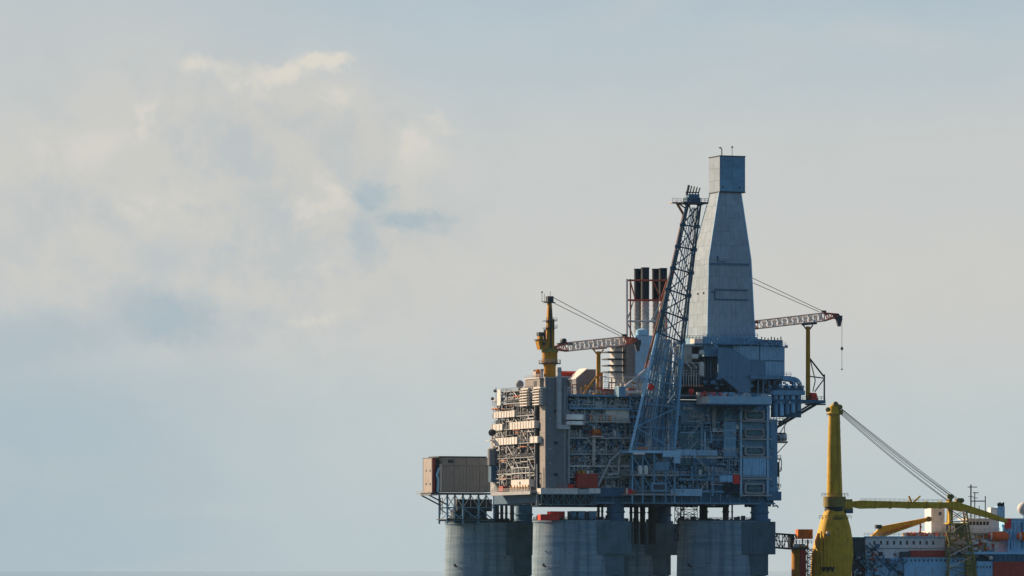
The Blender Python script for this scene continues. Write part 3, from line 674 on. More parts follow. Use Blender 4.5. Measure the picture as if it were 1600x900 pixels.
# white tank skid with orange frames at the lower left
v1, v0 = PF.V(801, -1.8), PF.V(829, -1.8)
t = thing('mud_tank_skid', 'white tank skid with orange ribs on the low deck under the sunlit side', 'tank skid', PF, (-1, (v0 + v1) / 2, 36.2))
part('tank_body', MB().box(-2.4, 0, v0, v1, 37.4, 40.0), 'off_white', t)
for k in range(7): v = v0 + .6 + k * (v1 - v0 - 1.2) / 6; part('rib', MB().hexa([(-2.9, v - .25, 36.2), (-2.4, v - .25, 36.2), (-2.4, v + .25, 36.2), (-2.9, v + .25, 36.2)], [(-2.5, v - .25, 38.2), (-2.4, v - .25, 38.2), (-2.4, v + .25, 38.2), (-2.5, v + .25, 38.2)]), 'crane_yellow', t)
part('manhole', MB().lathe((-2.55, (v0 + v1) / 2, 38.8), [(.5, 0), (.5, .2)], 12, 'x'), 'dark_steel', t)
fr = MB().rail((-2.2, v0, 40.0), (-2.2, v1, 40.0), 4.2, 3.4, .16); part('lifting_frame', fr, 'galvanised', t)
part('skid_base', MB().box(-3.0, .2, v0 - .4, v1 + .4, 35.9, 36.3), 'cream_cladding', t)
t = thing('side_ledge', 'grey lower ledge running under the sunlit side storeys', 'ledge', PF, (-1, 20, 34))
v1 = PF.V(770, -3); part('ledge_floor', MB().box(-3.6, -.1, 0.5, v1, 35.2, 35.85), 'slate_cladding', t)
part('ledge_beam', MB().box(-3.8, -3.6, 0.5, v1, 34.7, 35.9), 'grey_steel', t)
part('railing', MB().rail((-3.6, .5, 35.85), (-3.6, v1, 35.85), 1.1, 1.8, .06), 'galvanised', t)
part('skirt_panel', MB().box(1.2, 2.0, 2, v1 - 1, LZ[0] - .3, 35.1), 'dark_steel', t)
part('red_locker', MB().box(-2.6, -1, v1 - 9, v1 - 5, 35.9, 38.0), 'brown_red', t)

# ------------------------------------------------------------------ beige module on lattice trestle (far left)
b = PF.fb(676, 768, 714, 770, 86, 97)
t = thing('beige_module', 'closed beige grey module on a lattice trestle at the far left', 'module', PF, (b[0], 88, b[4]))
u0, u1, z0, z1 = b[0], b[1], b[4], b[5]
part('core', MB().box(u0 + 3.2, u1, 86.4, 96.6, z0 + .3, z1 - .2), 'module_cladding', t)
n = 4
for k in range(n):
    a, c = u0 + 3.6 + (u1 - u0 - 3.6) * k / n, u0 + 3.6 + (u1 - u0 - 3.6) * (k + 1) / n
    part('wall_panel', MB().box(a + .05, c - .05, 86, 86.38, z0 + .4, z1 - 3.2), 'module_cladding', t)
    part('wall_panel', MB().box(a + .05, c - .05, 86.06, 86.38, z1 - 3.1, z1 - .3), 'module_cladding', t)
for k in range(15): a = u0 + 4 + k * (u1 - u0 - 4.6) / 14; part('wall_rib', MB().box(a - .07, a + .07, 85.9, 86.0, z0 + .5, z1 - 3.3), 'module_cladding', t)
part('door', MB().box(u1 - 2.6, u1 - 1.5, 85.85, 86.0, z0 + .4, z0 + 2.7), 'slate_cladding', t); part('wall_vent', MB().box(u0 + 6, u0 + 8, 85.85, 86.0, z1 - 2.2, z1 - 1.0), 'dark_steel', t)
part('cable_tray', MB().box(u0 + 3.6, u1, 85.7, 85.98, z1 - 3.2, z1 - 3.0), 'slate_cladding', t)
part('corner_strip', MB().box(u0 + 2.7, u0 + 3.55, 85.8, 86.6, z0 + .4, z1 - 2.6), 'cream_cladding', t)
part('end_wall', MB().box(u0 - .2, u0 + .1, 86.4, 95.2, z0, z1 - .6), 'module_end', t)
part('end_recess', MB().box(u0 + .1, u0 + 3.2, 88, 96.6, z0, z1 - .8), 'dark_steel', t)
part('end_shade_wall', MB().box(u0 + .1, u0 + 1.3, 87.2, 87.9, z0, z1 - .6), 'brown_red', t)
for zz in (z0 + 3.2, z0 + 8): part('porthole', MB().lathe((u0 - .3, 92.2, zz), [(.45, 0), (.45, .12)], 10, 'x').lathe((u0 - .3, 88, zz), [(.45, 0), (.45, .12)], 10, 'x'), 'dark_steel', t)
part('roof', MB().box(u0 + 2.4, u1 - 2, 85.7, 97, z1 - .2, z1 + .25).box(u0, u0 + 2.4, 86, 97, z1 - .6, z1 - .3), 'dark_steel', t)
part('floor_frame', MB().box(u0 - .8, u1 + .2, 85.6, 96.5, z0 - .6, z0), 'dark_steel', t)
part('walkway', MB().box(u0 - 1.3, u0 + 3, 84.6, 96.6, z0 - .9, z0 - .62), 'galvanised', t)
part('railing', MB().rail((u0 - 1.7, 84.8, z0 - .6), (u0 - 1.7, 98, z0 - .6), 1.2, 1.8, .07), 'galvanised', t)
part('inner_duct', MB().path([(u0 + 2.0, 86.2, z0 + .2), (u0 + 2.2, 86.2, z0 + 4.5), (u0 + 1.7, 86.2, z0 + 6.5), (u0 + 2.6, 86.2, z0 + 9)], .45), 'pale_blue_steel', t)
t = thing('lattice_trestle', 'grey blue lattice trestle standing on the leftmost concrete shaft', 'trestle', PF, (8, 95, SHZ))
e0, e1 = PF.U(699, 88), PF.U(772, 88)
xs = [e0 + (e1 - e0) * k / 3 for k in range(4)]
for x in xs:
    for v in (88, 96.5): part('leg', MB().tube((x, v, SHZ - .5), (x, v, z0 - .6), .38), 'blue_grey_steel', t)
zm = (SHZ + z0) / 2
for k in range(3):
    for v in (88, 96.5):
        part('crossbar', MB().tube((xs[k], v, zm), (xs[k + 1], v, zm), .22), 'blue_grey_steel', t)
        part('crossbar', MB().tube((xs[k], v, SHZ + .7), (xs[k + 1], v, SHZ + .7), .22), 'blue_grey_steel', t)
        part('brace', MB().tube((xs[k], v, zm), (xs[k + 1], v, SHZ + .7), .2), 'blue_grey_steel', t)
        part('brace', MB().tube((xs[k], v, zm), ((xs[k] + xs[k + 1]) / 2, v, z0 - .8), .16), 'galvanised', t)
        part('brace', MB().tube((xs[k + 1], v, zm), ((xs[k] + xs[k + 1]) / 2, v, z0 - .8), .16), 'galvanised', t)
for k in range(3):
    part('fine_brace', MB().tube((xs[k], 96.5, SHZ + .7), (xs[k + 1], 96.5, zm), .14).tube(((xs[k] + xs[k + 1]) / 2, 88, z0 - .8), ((xs[k] + xs[k + 1]) / 2, 88, zm), .12), 'galvanised', t)
part('pipe_bundle', MB().box(xs[1], xs[3] + 1.5, 94, 96, zm - 1.2, z0 - 2.2), 'dark_steel', t)
part('outrigger', MB().tube((u0 - .8, 88, z0 - .8), (xs[0], 88, zm + 1), .26).tube((u0 - .8, 96, z0 - .8), (xs[0], 96, zm + 1), .26), 'dark_steel', t)
part('hanging_ladder', MB().rail((xs[0] - 2.6, 88, zm - 2.6), (xs[0] - 1.9, 88, zm - 2.6), 6, .6, .1), 'dark_steel', t)
part('lower_deck', MB().box(xs[0] - .6, xs[-1] + 2, 87, 98, zm - 4.4, zm - 4.1), 'dark_steel', t)
part('shade_panel', MB().box(xs[1], xs[3], 97, 97.3, SHZ, zm), 'deep_blue_steel', t)
part('shaft_wall_plant', MB().box(xs[0] + 6, xs[-1], 98, 101, SHZ, zm - .5), 'dark_steel', t)

# ------------------------------------------------------------------ slate stair tower at the front left corner
u0, u1 = PF.U(852, -2.6), PF.U(887, -2.6); zt, zb = PF.Z(590, u0, -2.6), PF.Z(762, u0, -2.6)
t = thing('stair_tower', 'tall windowless slate grey tower at the front left corner, sunlit on its left edge', 'tower', PF, (u0, -1, zb))
part('core', MB().box(u0 + .1, u1 - .1, -2.5, 2.5, zb, zt - .1), 'slate_cladding', t)
rows = 8
for k in range(rows):
    a, c = zb + (zt - zb) * k / rows, zb + (zt - zb) * (k + 1) / rows
    for q in range(2):
        x0, x1 = u0 + (u1 - u0) * q / 2, u0 + (u1 - u0) * (q + 1) / 2
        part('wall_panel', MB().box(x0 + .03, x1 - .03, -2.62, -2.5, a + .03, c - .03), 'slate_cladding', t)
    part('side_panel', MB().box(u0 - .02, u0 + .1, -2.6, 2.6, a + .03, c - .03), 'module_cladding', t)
part('service_pipe', MB().tube((PF.U(842, -1), 1, PF.Z(790, 0, 0)), (PF.U(842, -1), 1, PF.Z(725, 0, 0)), .25), 'galvanised', t)
part('cable_run', MB().box(u1 - 1.3, u1 - 1.0, -2.75, -2.62, zb, zt - 3), 'grey_steel', t)
for k in range(7): z = zb + 3 + k * 5.2; part('wall_light', MB().box(u0 + 1.6, u0 + 2.0, -2.85, -2.62, z, z + .35), 'galvanised', t)
for k in range(3): z = zb + 4 + k * 11; part('wall_vent', MB().box(u0 + 3.2, u0 + 4.6, -2.72, -2.62, z, z + 1.1), 'dark_steel', t)
part('roof_edge', MB().box(u0 - .15, u1 + .1, -2.75, 2.7, zt - .1, zt + .25), 'galvanised', t)
# grey duct running down the tower and along
pts = [PF.P(873, 574, -3.4), PF.P(873, 667, -3.4), PF.P(884, 668, -3.4)]
t = thing('ventilation_duct', 'pale grey duct running down the slate tower and turning right', 'duct', PF, (pts[0][0], -3.4, pts[1][2]))
dm = MB().box(pts[0][0] - .75, pts[0][0] + .75, -4.1, -2.75, pts[1][2] - .8, pts[0][2]).box(pts[0][0] + .75, pts[2][0] + 1.4, -4.1, -2.75, pts[1][2] - .8, pts[1][2] + .7)
part('duct_run', dm, 'galvanised', t)
b_ = PF.P(889, 668, -3.2); c_ = PF.P(889, 755, -3.2)
part('drain_pipe', MB().tube(b_, c_, .35), 'grey_steel', t)
for k in range(9): z = pts[1][2] + 1 + k * 2.3; part('flange', MB().box(pts[0][0] - .85, pts[0][0] + .85, -4.2, -2.7, z, z + .15), 'grey_steel', t)

# ------------------------------------------------------------------ hand placed pieces on the front left
def bx(name, px0, px1, py0, py1, v0, v1, m, parent, extra=None):
    b = PF.fb(px0, px1, py0, py1, v0, v1); k = MB().box(*b)
    if extra: extra(k, b)
    return part(name, k, m, parent)
def fsingle(name, px0, px1, py0, py1, v0, v1, m, label, cat, extra=None, group=None):
    b = PF.fb(px0, px1, py0, py1, v0, v1); t = thing(name, label, cat, PF, ((b[0] + b[1]) / 2, v0, b[4]), group); return t, b
# silver horizontal drum
t, b = fsingle('storage_drum', 881, 918, 647, 665, -3.6, 0, None, 'silver drum like tank at the front right of the slate tower', 'tank')
r = (b[1] - b[0]) / 2; cz = b[4]
part('upper_shell', MB().lathe(((b[0] + b[1]) / 2, -1.2, cz + 1.9), [(r * .96, 0), (r, .15), (r, 1.9), (r * .96, 2.1), (.1, 2.3)], 32), 'aluminium_jacket', t)
part('lower_shell', MB().lathe(((b[0] + b[1]) / 2, -1.2, cz), [(r * .9, 0), (r, .3), (r, 1.5), (r * .94, 1.6)], 32), 'aluminium_jacket', t)
part('saddle', MB().box(b[0] + 1, b[1] - 1, -1.2, .5, cz - 1.2, cz), 'dark_steel', t)
# orange crane seat / column
t, b = fsingle('cream_pipe_column', 925, 931, 560, 728, -1.5, -.8, None, 'cream pipe column rising past an orange winch on the front', 'pipe column')
x = (b[0] + b[1]) / 2
part('pipe', MB().tube((x, -1.3, PF.Z(728, x, -1.3)), (x, -1.3, PF.Z(665, x, -1.3)), .6, n=12), 'cream_cladding', t)
for py in (676, 690, 705, 718): part('flange', MB().lathe((x, -1.3, PF.Z(py, x, -1.3)), [(.8, 0), (.8, .3)], 12), 'off_white', t)
t, b = fsingle('winch', 926, 940, 668, 681, -2.6, -1, None, 'orange winch beside the cream pipe column', 'winch')
x, z = (b[0] + b[1]) / 2, b[4]
part('drum', MB().lathe((b[0] + .2, -2, z + 1.4), [(1.1, 0), (1.1, .2), (.7, .3), (.7, 2.2), (1.1, 2.3), (1.1, 2.5)], 16, 'x'), 'safety_orange', t)
part('frame', MB().box(b[0] - .2, b[1], -2.6, -.8, z - .1, z + .25).box(b[0] - .2, b[0], -2.5, -1.4, z, z + 2.3).box(b[1] - .2, b[1], -2.5, -1.4, z, z + 1.8), 'boom_red', t)
part('landing', MB().box(b[0] - .5, b[1] + .6, -2.9, -.6, z - .35, z - .1), 'off_white', t)
# row of cream cylinders
t, b = fsingle('gas_bottle_rack', 922, 966, 647, 658, -1.8, -.8, None, 'rack of cream gas bottles under the upper walkway', 'bottle rack')
for k in range(9): u = b[0] + .5 + k * (b[1] - b[0] - 1) / 8; part('bottle', MB().lathe((u, -1.3, b[4] + .1), [(.4, 0), (.4, 1.7), (.15, 2.1), (.1, 2.3)], 10), 'cream_cladding' if k % 3 else 'safety_orange', t)
part('rack_frame', MB().box(b[0], b[1], -1.9, -.7, b[4] - .2, b[4]).rail((b[0], -1.85, b[4]), (b[1], -1.85, b[4]), 1.2, 2, .08), 'off_white', t)
# red container with sunlit end
b = PF.fb(903, 934, 741, 762, -3.1, 1)
t = thing('red_container', 'big brick red container on the lower front deck with a sunlit pink end', 'container', PF, (b[0], -2, b[4]))
part('body', MB().box(b[0], b[1], -3.1, -.8, b[4], b[5]).ribs(b[0] + .2, b[1] - .2, b[4] + .3, b[5] - .3, -3.1, .07, 10), 'brown_red', t)
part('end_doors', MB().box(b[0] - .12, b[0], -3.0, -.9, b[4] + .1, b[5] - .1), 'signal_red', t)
part('top_rim', MB().box(b[0] - .05, b[1] + .05, -3.2, -.7, b[5], b[5] + .25), 'boom_red', t)
zz = b[5] + .25
for k, m in enumerate(('crane_yellow', 'crane_yellow', 'off_white', 'cream_cladding')):
    u = b[0] + .8 + k * 1.6
    single('deck_cargo', MB().lathe((u, -2, zz + .6), [(.1, -.6), (.55, -.45), (.55, .45), (.1, .6)], 10, 'y').box(u - .6, u + .6, -2.6, -1.4, zz, zz + .25), m, ['leftmost yellow bundle on top of the red container', 'second yellow bundle on top of the red container', 'white bundle on top of the red container', 'cream bundle at the right end on top of the red container'][k], 'bundle', PF, (u, -2, zz))
b = PF.fb(870, 897, 757, 763, -2.6, -1); t = thing('red_crate', 'low pinkish red crate left of the big red container', 'crate', PF, (b[0], -2, b[4]))
part('body', MB().box(b[0], b[1], -2.6, -1, b[4], b[5]), 'signal_red', t); part('lid', MB().box(b[0] - .1, b[1] + .1, -2.7, -.9, b[5], b[5] + .15), 'brown_red', t)
for k in range(4): u = b[0] + .4 + k * (b[1] - b[0] - .8) / 3; part('strap', MB().box(u - .08, u + .08, -2.68, -2.6, b[4], b[5]), 'brown_red', t)
# struts, small rooftop pieces on the left roof
mroof = thing('roof_deck', 'upper roof deck edge of the left front with red railings', 'roof deck', PF, (20, 3, 69.3))
b = PF.fb(885, 1005, 611, 617, -1.2, 0)
part('roof_slab', MB().box(PF.U(885), UR - 2, -1.2, 20, 69.0, 69.6), 'blue_grey_steel', mroof)
part('roof_slab', MB().box(0, PF.U(885), 2.8, 46.5, 68.4, 69.5), 'grey_steel', mroof)
part('railing', MB().rail((PF.U(887), -1.1, 69.6), (PF.U(1000), -1.1, 69.6), 1.2, 1.5, .06), 'galvanised', mroof)
b = PF.fb(875, 905, 579, 590, 20, 24)
t = thing('red_pipe_rack', 'rack of dark red pipes on the roof right of the yellow crane', 'pipe rack', PF, (b[0], 20, b[4]))
for k in range(4): part('pipe', MB().tube((b[0], 20 + k * .9, b[4] + .8 + (k % 2) * .9), (b[1], 20 + k * .9, b[4] + .8 + (k % 2) * .9), .4), 'signal_red' if k % 2 else 'brown_red', t)
part('rack', MB().rail((b[0], 20, b[4] - 6), (b[1], 20, b[4] - 6), 8.2, 1.6, .12), 'brown_red', t)
part('support_block', MB().box(b[0], b[1], 20.5, 24, 69.5, b[4] + .3), 'slate_cladding', t)
# slope piece
a = PF.P(900, 592, 12); c = PF.P(917, 577, 12); d = PF.P(931, 577, 12); e = PF.P(931, 616, 12); f = PF.P(900, 616, 12)
t = thing('sloping_chute', 'slate grey housing with a sloping sunlit top left of the yellow boom rest', 'housing', PF, (a[0], 12, 69.5))
part('housing', MB().prism([(f[0], 69.5), (e[0], 69.5), (d[0], d[2]), (c[0], c[2]), (a[0], a[2])], 12, 19), 'slate_cladding', t)
part('sloping_cover', MB().prism([(a[0] - .2, a[2] - .1), (c[0], c[2]), (c[0], c[2] + .4), (a[0] - .2, a[2] + .3)], 11.6, 19.3), 'off_white', t)
# roof plant between post and stacks
t = thing('roof_plant', 'low tan and grey plant with railings on the roof left of the flare tower', 'roof plant', PF, (35, 8, 69.6))
for k in range(26):
    px = rnd.uniform(938, 1000); v = rnd.uniform(2, 26); u = PF.U(px, v); w = rnd.uniform(.8, 3); h = rnd.uniform(1, 5.5 if px > 955 else 3)
    part('plant_box', MB().box(u, u + w, v, v + w, 69.6, 69.6 + h), rnd.choice(['cream_cladding', 'galvanised', 'module_cladding', 'grey_steel', 'brown_red']), t)
for k in range(14):
    px = rnd.uniform(936, 1004); v = rnd.uniform(2, 20); u = PF.U(px, v); h = rnd.uniform(2, 6.5)
    part('roof_pipe', MB().path([(u, v, 69.6), (u, v, 69.6 + h), (u + rnd.uniform(1, 5), v, 69.6 + h)], .2), rnd.choice(['galvanised', 'crane_yellow', 'cream_cladding', 'grey_steel']), t)
for v, z in ((1, 72.2), (9, 74.5), (18, 76.5)): part('railing', MB().box(PF.U(945, v), PF.U(1004, v), v, v + 1.2, z - .2, z).rail((PF.U(945, v), v, z), (PF.U(1004, v), v, z), 1.2, 1.2, .07), 'grey_steel', t)
for k in range(8):
    u = PF.U(880 + k * 7, 3); part('roof_pipe', MB().path([(u, 3, 69.6), (u, 3, 71 + (k % 3)), (u + 3, 3, 71 + (k % 3))], .2), rnd.choice(['rust_pipe', 'crane_yellow', 'galvanised']), t)
# white horizontal pipe and struts at the flare tower
t = thing('white_pipe', 'white insulated pipe lying on the roof edge left of the flare tower', 'pipe', PF, PF.P(974, 613, -2))
part('insulation', MB().tube(PF.P(974, 613, -2), PF.P(1002, 613, -2), .6, n=14), 'off_white', t)
for px in (978, 988, 998): part('band', MB().tube(PF.P(px, 613, -2), PF.P(px + 1, 613, -2), .66, n=14), 'galvanised', t)
# yellow boom rest
t = thing('boom_rest', 'yellow Y topped post holding up the left crane boom', 'boom rest', PF, PF.P(935, 615, 6))
p, q = PF.P(935, 618, 6), PF.P(935, 549, 6)
part('post', MB().tube(p, q, .85, .75, n=14), 'crane_yellow', t)
part('bracket', MB().tube(PF.P(935, 556, 6), PF.P(927, 546, 6), .25).tube(PF.P(935, 556, 6), PF.P(943, 546, 6), .25).tube(PF.P(925, 545, 6), PF.P(948, 543, 6), .4), 'crane_yellow', t)
part('stay', MB().tube(PF.P(911, 616, 4), PF.P(932, 588, 6), .28), 'crane_yellow', t)
bx('winch_box', 936, 942, 582, 612, 5, 7, 'safety_orange', t)
part('foot_frame', MB().box(p[0] - 2, p[0] + 4, 4, 8, 69.6, 70.3), 'crane_yellow', t)

# ------------------------------------------------------------------ pedestal cranes
def crane(label, px0, v, foot, tip, mast_top, pyb, tipdx, full=True):
    """foot/tip/mast given as points in the platform's own frame"""
    fx, _, fz = foot; t = thing('pedestal_crane', label, 'crane', PF, (fx, v, pyb), 'lattice boom cranes on the platform')
    zt = fz - 1.2
    part('pedestal', MB().lathe((fx, v, 0), [(2.1, pyb), (2.1, zt - 5), (2.7, zt - 3.2), (2.7, zt)], 24), 'crane_yellow', t)
    part('ring_walkway', MB().lathe((fx, v, zt - 4.2), [(2.2, 0), (3.9, .1), (3.9, .4), (2.2, .45)], 24), 'dark_steel', t)
    rr = MB()
    for i in range(16):
        a, b = 2 * math.pi * i / 16, 2 * math.pi * (i + 1) / 16
        rr.rail((fx + 3.8 * math.cos(a), v + 3.8 * math.sin(a), zt - 3.8), (fx + 3.8 * math.cos(b), v + 3.8 * math.sin(b), zt - 3.8), 1.1, 2, .07)
    part('railing', rr, 'galvanised', t, stuff=True)
    part('slew_ring', MB().lathe((fx, v, zt), [(3.0, 0), (3.0, .7), (2.4, .9), (2.4, 1.4)], 24), 'olive_steel', t)
    z0 = zt + 1.3
    part('machinery_house', MB().hexa([(fx - 4.2, v - 1.4, z0 - .4), (fx - 1.4, v - 1.4, z0 - .4), (fx - 1.4, v + 1.4, z0 - .4), (fx - 4.2, v + 1.4, z0 - .4)], [(fx - 4.9, v - 1.5, z0 + 2.8), (fx - 1.4, v - 1.5, z0 + 2.8), (fx - 1.4, v + 1.5, z0 + 2.8), (fx - 4.9, v + 1.5, z0 + 2.8)]).box(fx - 4.3, fx - 2.8, v - 1, v + 1, z0 + 2.8, z0 + 4.4), 'crane_yellow', t)
    part('cab_roof', MB().box(fx - 5.3, fx - 1.4, v - 1.8, v + 1.8, z0 + 2.85, z0 + 3.1).box(fx - 4.5, fx - 2.6, v - 1.2, v + 1.2, z0 + 4.4, z0 + 5.6).box(fx - 2.2, fx - 1.6, v - .4, v + .4, z0 + 3, z0 + 6.6), 'dark_steel', t)
    part('cab_window', MB().box(fx - 3.6, fx - 2.2, v - 1.7, v - 1.6, z0 + 1.0, z0 + 2.2), 'window_glass', t)
    mt = mast_top
    part('mast', MB().hexa([(fx - 1.4, v - 1.1, z0), (fx + 1.4, v - 1.1, z0), (fx + 1.4, v + 1.1, z0), (fx - 1.4, v + 1.1, z0)], [(fx - .7, v - .6, mt - 2), (fx + .5, v - .6, mt - 2), (fx + .5, v + .6, mt - 2), (fx - .7, v + .6, mt - 2)]), 'crane_yellow', t)
    part('mast_ribs', MB().box(fx - .25, fx + .15, v - 1.5, v - .9, z0, mt - 4).box(fx + 1.0, fx + 1.6, v - .4, v + .4, z0, mt - 8), 'dark_steel', t)
    for zz in (z0 + 7, z0 + 9.5): part('mast_walkway', MB().box(fx - 2.0, fx + 2.0, v - 1.9, v + 1.9, zz, zz + .25).rail((fx - 2, v - 1.9, zz), (fx + 2, v - 1.9, zz), 1.1, 1.3, .07), 'dark_steel', t)
    part('mast_head', MB().box(fx - 1.1, fx + 1.0, v - 1.1, v + 1.1, mt - 2, mt).box(fx - 1.9, fx + 1.6, v - 1.3, v + 1.3, mt - 2.3, mt - 2), 'dark_steel', t)
    part('antenna', MB().tube((fx - 2, v, mt - 2), (fx - 2, v, mt + .8), .08).tube((fx - 2.9, v, mt - 2), (fx - 2.9, v, mt + 1.2), .08).ball((fx - 2.9, v, mt + 1.4), .35, 8).tube((fx + .2, v, mt), (fx + .2, v, mt + 1.8), .08).box(fx - 3.1, fx - 1, v - .1, v + .1, mt - 2, mt - 1.8), 'dark_steel', t)
    # boom, horizontal lattice with tapered foot
    tx, _, tz = tip; F = Vector((fx + 1.5, v, fz + .2)); Tp = Vector((tx, v, tz)); D = (Tp - F).normalized(); Nn = Vector((-D.z, 0, D.x))
    k1 = F + D * ((Tp - F).length * .16); k2 = F + D * ((Tp - F).length * .86)
    def quad(c, h, w): return [tuple(c + Nn * a + Vector((0, b, 0))) for a, b in ((-h, -w), (h, -w), (h, w), (-h, w))]
    seg = part('boom', MB().tube(F - Vector((0, 1.2, 0)), F + Vector((0, 1.2, 0)), .5), 'boom_red', t)
    part('boom_foot', lattice(MB(), quad(F, .3, 1.2), quad(k1, 1.45, 1.2), 3, .26, .15, taper=False), 'boom_red', seg)
    part('boom_lattice', lattice(MB(), quad(k1, 1.45, 1.2), quad(k2, 1.45, 1.1), 13, .05, .15, taper=False), 'off_white', seg)
    for qa, qb in zip(quad(k1, 1.45, 1.2), quad(k2, 1.45, 1.1)): part('boom_chord', MB().tube(qa, qb, .24), 'boom_pink', seg)
    ww = MB()
    Lk = (k2 - k1).length
    for i in range(13):
        c = k1 + D * (Lk * (i + .5) / 13); w_ = Lk / 13 * .24
        if i > 0: ww.box(c.x - w_, c.x + w_, v - .3, v + .3, c.z - 1.0, c.z + 1.0)
    part('walkway_grating', ww, 'off_white', seg)
    part('boom_tip', lattice(MB(), quad(k2, 1.45, 1.1), quad(Tp, .5, .8), 3, .26, .15, taper=False), 'boom_red', seg)
    part('tip_sheaves', MB().lathe((Tp.x, v - .7, Tp.z - .3), [(1.1, 0), (1.1, 1.4)], 16, 'y').lathe((Tp.x + 1.2, v - .5, Tp.z - 1.3), [(1.0, 0), (1.0, 1.0)], 16, 'y').hexa([(Tp.x + .6, v - .5, Tp.z - 4), (Tp.x + 1.5, v - .5, Tp.z - 4), (Tp.x + 1.5, v + .5, Tp.z - 4), (Tp.x + .6, v + .5, Tp.z - 4)], [(Tp.x - .6, v - .6, Tp.z), (Tp.x + 2.2, v - .6, Tp.z), (Tp.x + 2.2, v + .6, Tp.z), (Tp.x - .6, v + .6, Tp.z)]), 'dark_steel', t)
    part('boom_winch', MB().lathe((F.x + 3.6, v - 1, F.z + 2.6), [(.9, 0), (.9, 2)], 14, 'y').box(F.x + 1.5, F.x + 7, v - 1, v + 1, F.z + 1.3, F.z + 1.9), 'dark_steel', t)
    part('pendant_block', MB().box(k2.x - .6, k2.x + 1, v - .6, v + .6, k2.z + 1.4, k2.z + 2.4), 'dark_steel', t)
    for w_, oz in ((-.7, 0), (.7, -1.5)): part('pendant_cable', MB().tube((fx + 1, v + w_, mt - .4 + oz), (k2.x - (1.2 if oz else 0), v + w_, k2.z + 1.9), .11, n=5), 'wire_rope', t)
    return t, Tp
v = 6; foot = PF.P(859, 545, v); tip = PF.P(992, 531, v); zm_ = PF.P(859, 463, v)[2]
crane('yellow crane with red and white lattice boom on the left of the platform', 859, v, foot, tip, zm_, 69.0, 0)
v = 52; foot = PF.P(1152, 511, v); tip = PF.P(1307, 493, v); zm_ = PF.P(1152, 424, v)[2]
cr2, Tp = crane('lattice boom crane half hidden behind the derrick, boom pointing right over the sea', 1152, v, foot, tip, zm_, 69.0, 0)
hx = PF.U(1315.5, v)
part('hoist_cable', MB().tube((hx, v, Tp.z - 1), (hx, v, PF.Z(578, hx, v)), .08, n=5), 'wire_rope', cr2)
part('hook_block', MB().lathe((hx, v, PF.Z(545, hx, v) - .6), [(.1, 0), (.5, .4), (.5, 1.0), (.1, 1.4)], 10).ball((hx, v, PF.Z(577, hx, v)), .35, 8), 'dark_steel', cr2)

# ------------------------------------------------------------------ exhaust stacks
V_ = 20
t = thing('exhaust_house', 'grey and blue machinery house under the four exhaust stacks', 'machinery house', PF, (PF.U(1010, V_), V_, 69.5))
bx('left_wall', 978, 993, 527, 620, V_, V_ + 8, 'module_cladding', t); bx('blue_wall', 993, 1020, 524, 620, V_ - 1, V_ + 8, 'pale_blue_steel', t)
bx('right_wall', 1020, 1050, 530, 620, V_, V_ + 8, 'grey_steel', t)
part('fan_hood', MB().lathe(PF.P(1003, 524, V_), [(2.2, 0), (2.2, 1.8), (.8, 2.4)], 16), 'ship_blue', t)
bx('access_tower', 961, 972, 541, 620, V_, V_ + 5, 'galvanised', t)
for py in (540, 549, 560, 570, 580): bx('landing', 950, 979, py, py + 2, V_ - 2, V_ + 4, 'dark_steel', t)
part('stair_rail', MB().rail(PF.P(952, 540, V_ - 2), PF.P(976, 540, V_ - 2), 1.3, 1, .09), 'dark_steel', t)
for i, (a, c, top) in enumerate(((991, 1001.5, 420), (1002, 1014, 418), (1019, 1029.5, 420), (1030, 1042, 419))):
    v = V_ + (4.5 if i % 2 == 0 else 1.5); u = (PF.U(a, v) + PF.U(c, v)) / 2; r = (PF.U(c, v) - PF.U(a, v)) / 2 * .97
    z = lambda py: PF.Z(py, u, v)
    t = thing('exhaust_stack', ['leftmost tall exhaust stack with a black top', 'second exhaust stack from the left, the tallest, black topped', 'third exhaust stack from the left, partly behind the flare tower', 'rightmost exhaust stack, behind the lattice of the flare tower'][i], 'exhaust stack', PF, (u, v, z(530)), 'black topped exhaust stacks')
    pr = [(r, z(530))]
    for k in range(9): h = z(530) + (z(470) - z(530)) * (k + 1) / 9; pr += [(r, h - .35), (r + .12, h - .3), (r + .12, h - .05), (r, h)]
    part('lower_casing', MB().lathe((u, v, 0), pr, 20), 'galvanised' if i % 2 else 'grey_steel', t)
    part('black_top', MB().lathe((u, v, 0), [(r * 1.02, z(470)), (r * 1.05, z(440)), (r * 1.05, z(438)), (r * 1.02, z(437)), (r * 1.02, z(top) - .4), (r * 1.1, z(top) - .3), (r * 1.1, z(top)), (r * .85, z(top)), (r * .8, z(top) - 2)], 20), 'soot_black', t)
v = V_ - 1
t = thing('stack_frame', 'red and grey steel frame standing round the exhaust stacks', 'steel frame', PF, PF.P(980, 528, v))
for px, py in ((979.5, 436), (985, 436), (1041, 437)):
    part('post', MB().tube(PF.P(px, 530, v), PF.P(px, py, v), .42 if px < 982 else .3), 'rust_pipe' if px > 982 else 'galvanised', t)
for py, m in ((438, 'boom_red'), (469, 'brown_red'), (502, 'galvanised')):
    part('crossbar', MB().tube(PF.P(979, py, v), PF.P(1046, py, v), .34), m, t)
for (a, b_, c, d) in ((985, 440, 993, 469), (980, 500, 990, 469), (980, 503, 990, 528), (1020, 438, 1034, 470), (1042, 438, 1032, 470), (1018, 500, 1034, 470)):
    part('brace', MB().tube(PF.P(a, b_, v), PF.P(c, d, v), .26), 'boom_red' if b_ < 450 else 'galvanised', t)

